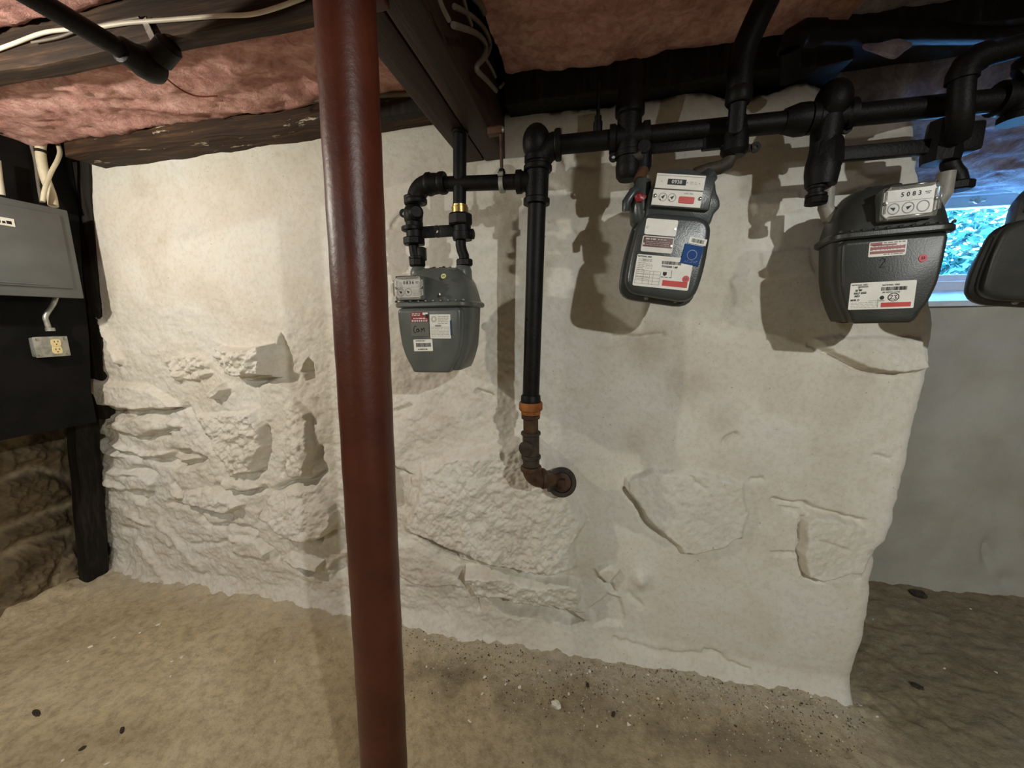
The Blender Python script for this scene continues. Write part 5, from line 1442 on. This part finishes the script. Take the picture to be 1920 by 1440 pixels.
F.poly([(-.004, .086), (.007, .086), (.007, .079), (.0015, .074), (-.004, .079)], yy); F.lines(-.008, .022, .070, .0735, 1, .0016, yy, 5); F.stroke([(.020, .092), (.021, .072)], .0008, yy); F.done('print', M['ink'], o)
F = Flat(); F.rect(.034, .0555, .070, .016, yy); F.done('print', M['red_ink'], o)
F = Flat(); F.lines(-.078, -.058, .084, .118, 7, .0014, yy, 3); F.lines(-.066, -.040, .110, .118, 3, .0012, yy, 4); F.lines(-.056, -.036, .090, .106, 4, .0009, yy, 8)
for z in (.085, .076, .066, .057, .048): F.rect(-.045, z, .070, .0008, yy)
for x in (-.079, -.058, -.040, -.030, -.010): F.rect(x, .066, .0008, .038, yy)
F.lines(-.077, -.042, .058, .084, 4, .0012, yy, 12); F.done('print', M['grey_ink'], o)
bm = NB(); o2 = lobj('round_sticker', lathe(bm, (.062, YF2, .072), (0, -1, 0), [(0, .0095), (.0022, .0095)], 22), M['crimson'], g2); o2['label'] = 'round red sticker'
F = Flat(); F.text('23', .062, .072, .009, YF2-.0026, 0, .0003); F.done('print', M['brown_plate'], o2)
o = plate('blue_sticker', g2, .040, .092, .112, .166, YF2-.0016, M['blue'], .001, math.radians(-6), .0008, 'square blue sticker'); yy = YF2-.0028
F = Flat(); F.ringp(.066, .139, .012, .014, yy, 20); F.lines(.048, .084, .117, .124, 2, .0014, yy, 3); F.done('print', M['deep_blue'], o)
o = plate('barcode_label', g2, .050, .099, .168, .186, YF2-.0004, M['paper'], .001, math.radians(-6), .0008, 'tiny white barcode label')
F = Flat(); F.bars(.058, .092, .177, .010, 22, YF2-.0016, 4, math.radians(-6)); F.done('print', M['ink'], o)
bm = NB(); blob(bm, (-.098, -.018, .292), .013, 3, 2, (1.2, .5, 1), .2); lobj('seal_wax', bm, M['maroon'], g2)['label'] = 'dark red seal'

# ---- meter 4 at the right edge
g4 = thing('gas_meter', 'dark silhouetted gas meter cut off by the right edge of the view', 'meter', (0, 0, 0), 'gas meters on the wall')
square_meter(g4, M['meter_dark'], False)
b4 = at(1842, 588, y=1.04)
g4.location = (b4.x+.116, 1.075, b4.z+.012); g4.rotation_euler = (0, math.radians(5), math.radians(-30)); g4.scale = (.90, .92, .74)

M4 = Matrix.Translation(g4.location) @ g4.rotation_euler.to_matrix().to_4x4() @ Matrix.Diagonal((*g4.scale, 1))
ta, tb = M4 @ Vector((-.035, .025, .345)), M4 @ Vector((.075, .025, .345))
m4s = thing('meter_piping', 'black drop pipes above the dark meter at the right edge', 'pipe', (tb.x, YP, ta.z))
bm = NB(); tube(bm, [(X4+.045, YP, HZ-.01), (X4+.045, YP, HZ-.07), (ta.x+.01, ta.y, ta.z+.06), ta], .016, 14); obj('drop_pipe', bm, M['iron'], m4s)
bm = NB(); hexnut(bm, ta-Vector((0, 0, .004)), ZA, .024, .020, 8); obj('swivel_nut', bm, M['iron'], m4s)
bm = NB(); tube(bm, [tb, tb+Vector((0, 0, .06)), (tb.x+.12, YP, HZ-.13), (tb.x+.16, YP-.07, HZ-.02), (tb.x+.16, YP-.07, 2.09)], .016, 14); obj('outlet_pipe', bm, M['iron'], m4s)
bm = NB(); hexnut(bm, tb-Vector((0, 0, .004)), ZA, .024, .020, 8); obj('swivel_nut', bm, M['iron'], m4s)

# ================================================================== SMALL THINGS ON THE FLOOR
chips = [(855+0,0)]
ch = []
for x, y in ((385,805),(190,962),(735,930),(860,1000),(665,1070),(750,1085),(1335,1100),(1370,1175),(1415,1255),(1405,1310),(1520,1010),(1270,965),(1215,1320),(525,1125),(180,800),(425,940),(1155,1000),(540,1025),(1045,1125),(1170,990),(1060,1010),(930,985),(450,1290),(1580,1150)):
    ch.append((740+x/3.2, 950+y/3.2))
for x, y in ((855,465),(680,530),(1050,430),(1190,365),(1370,605),(510,640),(1290,645),(1280,755),(805,1408),(470,1385)): ch.append((x/4, 1080+y/4))
for x, y in ((475,1030),(200,1110),(610,1225),(1170,1250),(1520,1110),(240,660)): ch.append((150+x/3.2, 850+y/3.2))
for x, y in ((375,1365),(475,1362),(795,1420),(1040,1420),(640,1300),(1750,1155),(1440,1130),(1600,775)): ch.append((1320+x/3.2, 900+y/3.2))
for k, (px, py) in enumerate(ch):
    p = on_floor(px, py); r = random.uniform(.003, .0062)
    bm = NB(); blob(bm, (0, 0, 0), r, k, 1, (random.uniform(1, 1.7), random.uniform(.8, 1.2), .6), .4)
    o = obj('paint_chip', bm, M['chip'], None, 0)
    o.location = (p.x, p.y, p.z+r*.3); o.rotation_euler = (0, 0, random.uniform(0, 6))
    tag(o, 'tiny white plaster chip scattered on the dirt floor', 'chip', 'white chips on the floor')
for px, py, r, nm, lb, mt, sc_ in ((1042, 1324, .016, 'pebble', 'white pebble on the floor right of the steel column, the largest one', 'chip', (1.1, .8, .75)),
                               (69, 1338, .013, 'leaf_scrap', 'small brown leaf scrap on the floor at lower left', 'clod', (1.9, .55, .35)),
                               (229, 1370, .008, 'dirt_clod', 'dark crumb on the floor left of the steel column foot', 'clod', (1.6, .7, .6)),
                               (155, 1404, .007, 'dirt_clod', 'dark crumb close to the bottom left of the floor', 'clod', (1.2, .8, .6)),
                               (1721, 1116, .022, 'dirt_clod', 'dark lump lying at the foot of the far wall', 'clod', (1.3, 1, .7)),
                               (1102, 1285, .007, 'dirt_clod', 'dark crumb on the floor right of the white pebble', 'clod', (1.5, .8, .5)),
                               (1150, 1340, .007, 'dirt_clod', 'dark crumb in the loose dirt right of the steel column', 'clod', (1.5, .8, .5)),
                               (1720, 1288, .012, 'dirt_clod', 'dark crumb on the shadowed floor by the wall corner', 'clod', (1.4, 1, .5))):
    p = on_floor(px, py)
    bm = NB(); blob(bm, (0, 0, 0), r, int(px), 2, sc_, .25); o = obj(nm, bm, M[mt], None, 30)
    o.location = (p.x, p.y, p.z+r*sc_[2]*.5); o.rotation_euler = (0, 0, (px % 7)*.4+.5)
    tag(o, lb, 'debris')
# loose grit: thousands of crumbs nobody could count
V_l, F_l = [], []
def crumb(x, y, r):
    z = fz(x, y) if False else None
    return (x, y, r)
cr = []
for k in range(5200):
    t = RNG.random()
    px = 720 + 900*RNG.random()**1.1
    base = np.interp(px, [700, 830, 920, 1010, 1250, 1580, 1700], [1150, 1170, 1196, 1232, 1252, 1318, 1300])
    py = base + abs(RNG.normal(0, 62)) + 4
    if py > 1435: continue
    d = ray(px, py); tt = -CAMH/d.z
    cr.append((d.x*tt, d.y*tt, 0.0010+0.0042*RNG.random()**3))
for k in range(900):
    cr.append((-2.3+3.1*RNG.random(), 0.5+0.8*RNG.random(), 0.0007+0.0014*RNG.random()**2))
cr = np.array(cr)
zz = floor_z(cr[:, 0:1], cr[:, 1:2])[:, 0]
tet = np.array([(1, 0, -.3), (-.5, .87, -.3), (-.5, -.87, -.3), (0, 0, .9)])
vs = []; fs = []
for k, (x, y, r) in enumerate(cr):
    a = RNG.random()*6.28; c_, s_ = math.cos(a), math.sin(a); sx_ = RNG.uniform(.7, 1.5)
    for q in tet: vs.append((x+r*(q[0]*sx_*c_-q[1]*s_), y+r*(q[0]*sx_*s_+q[1]*c_), zz[k]+r*q[2]))
    b = 4*k
    fs += [(b, b+1, b+3), (b+1, b+2, b+3), (b+2, b, b+3), (b, b+2, b+1)]
k = NT('grit')
M['grit'] = k.out(k.ramp(k.noise(90, 2, .5), [(.40, srgb(70, 60, 48)), (.50, srgb(130, 116, 94)), (.57, srgb(214, 206, 188))]), .95, 0, None, .1)
me = bpy.data.meshes.new('loose_grit'); me.from_pydata(vs, [], fs)
gobj = link('loose_grit', me, M['grit'], None, 0)
tag(gobj, 'loose grit and crumbs strewn over the floor along the wall foot', 'grit', kind='stuff')
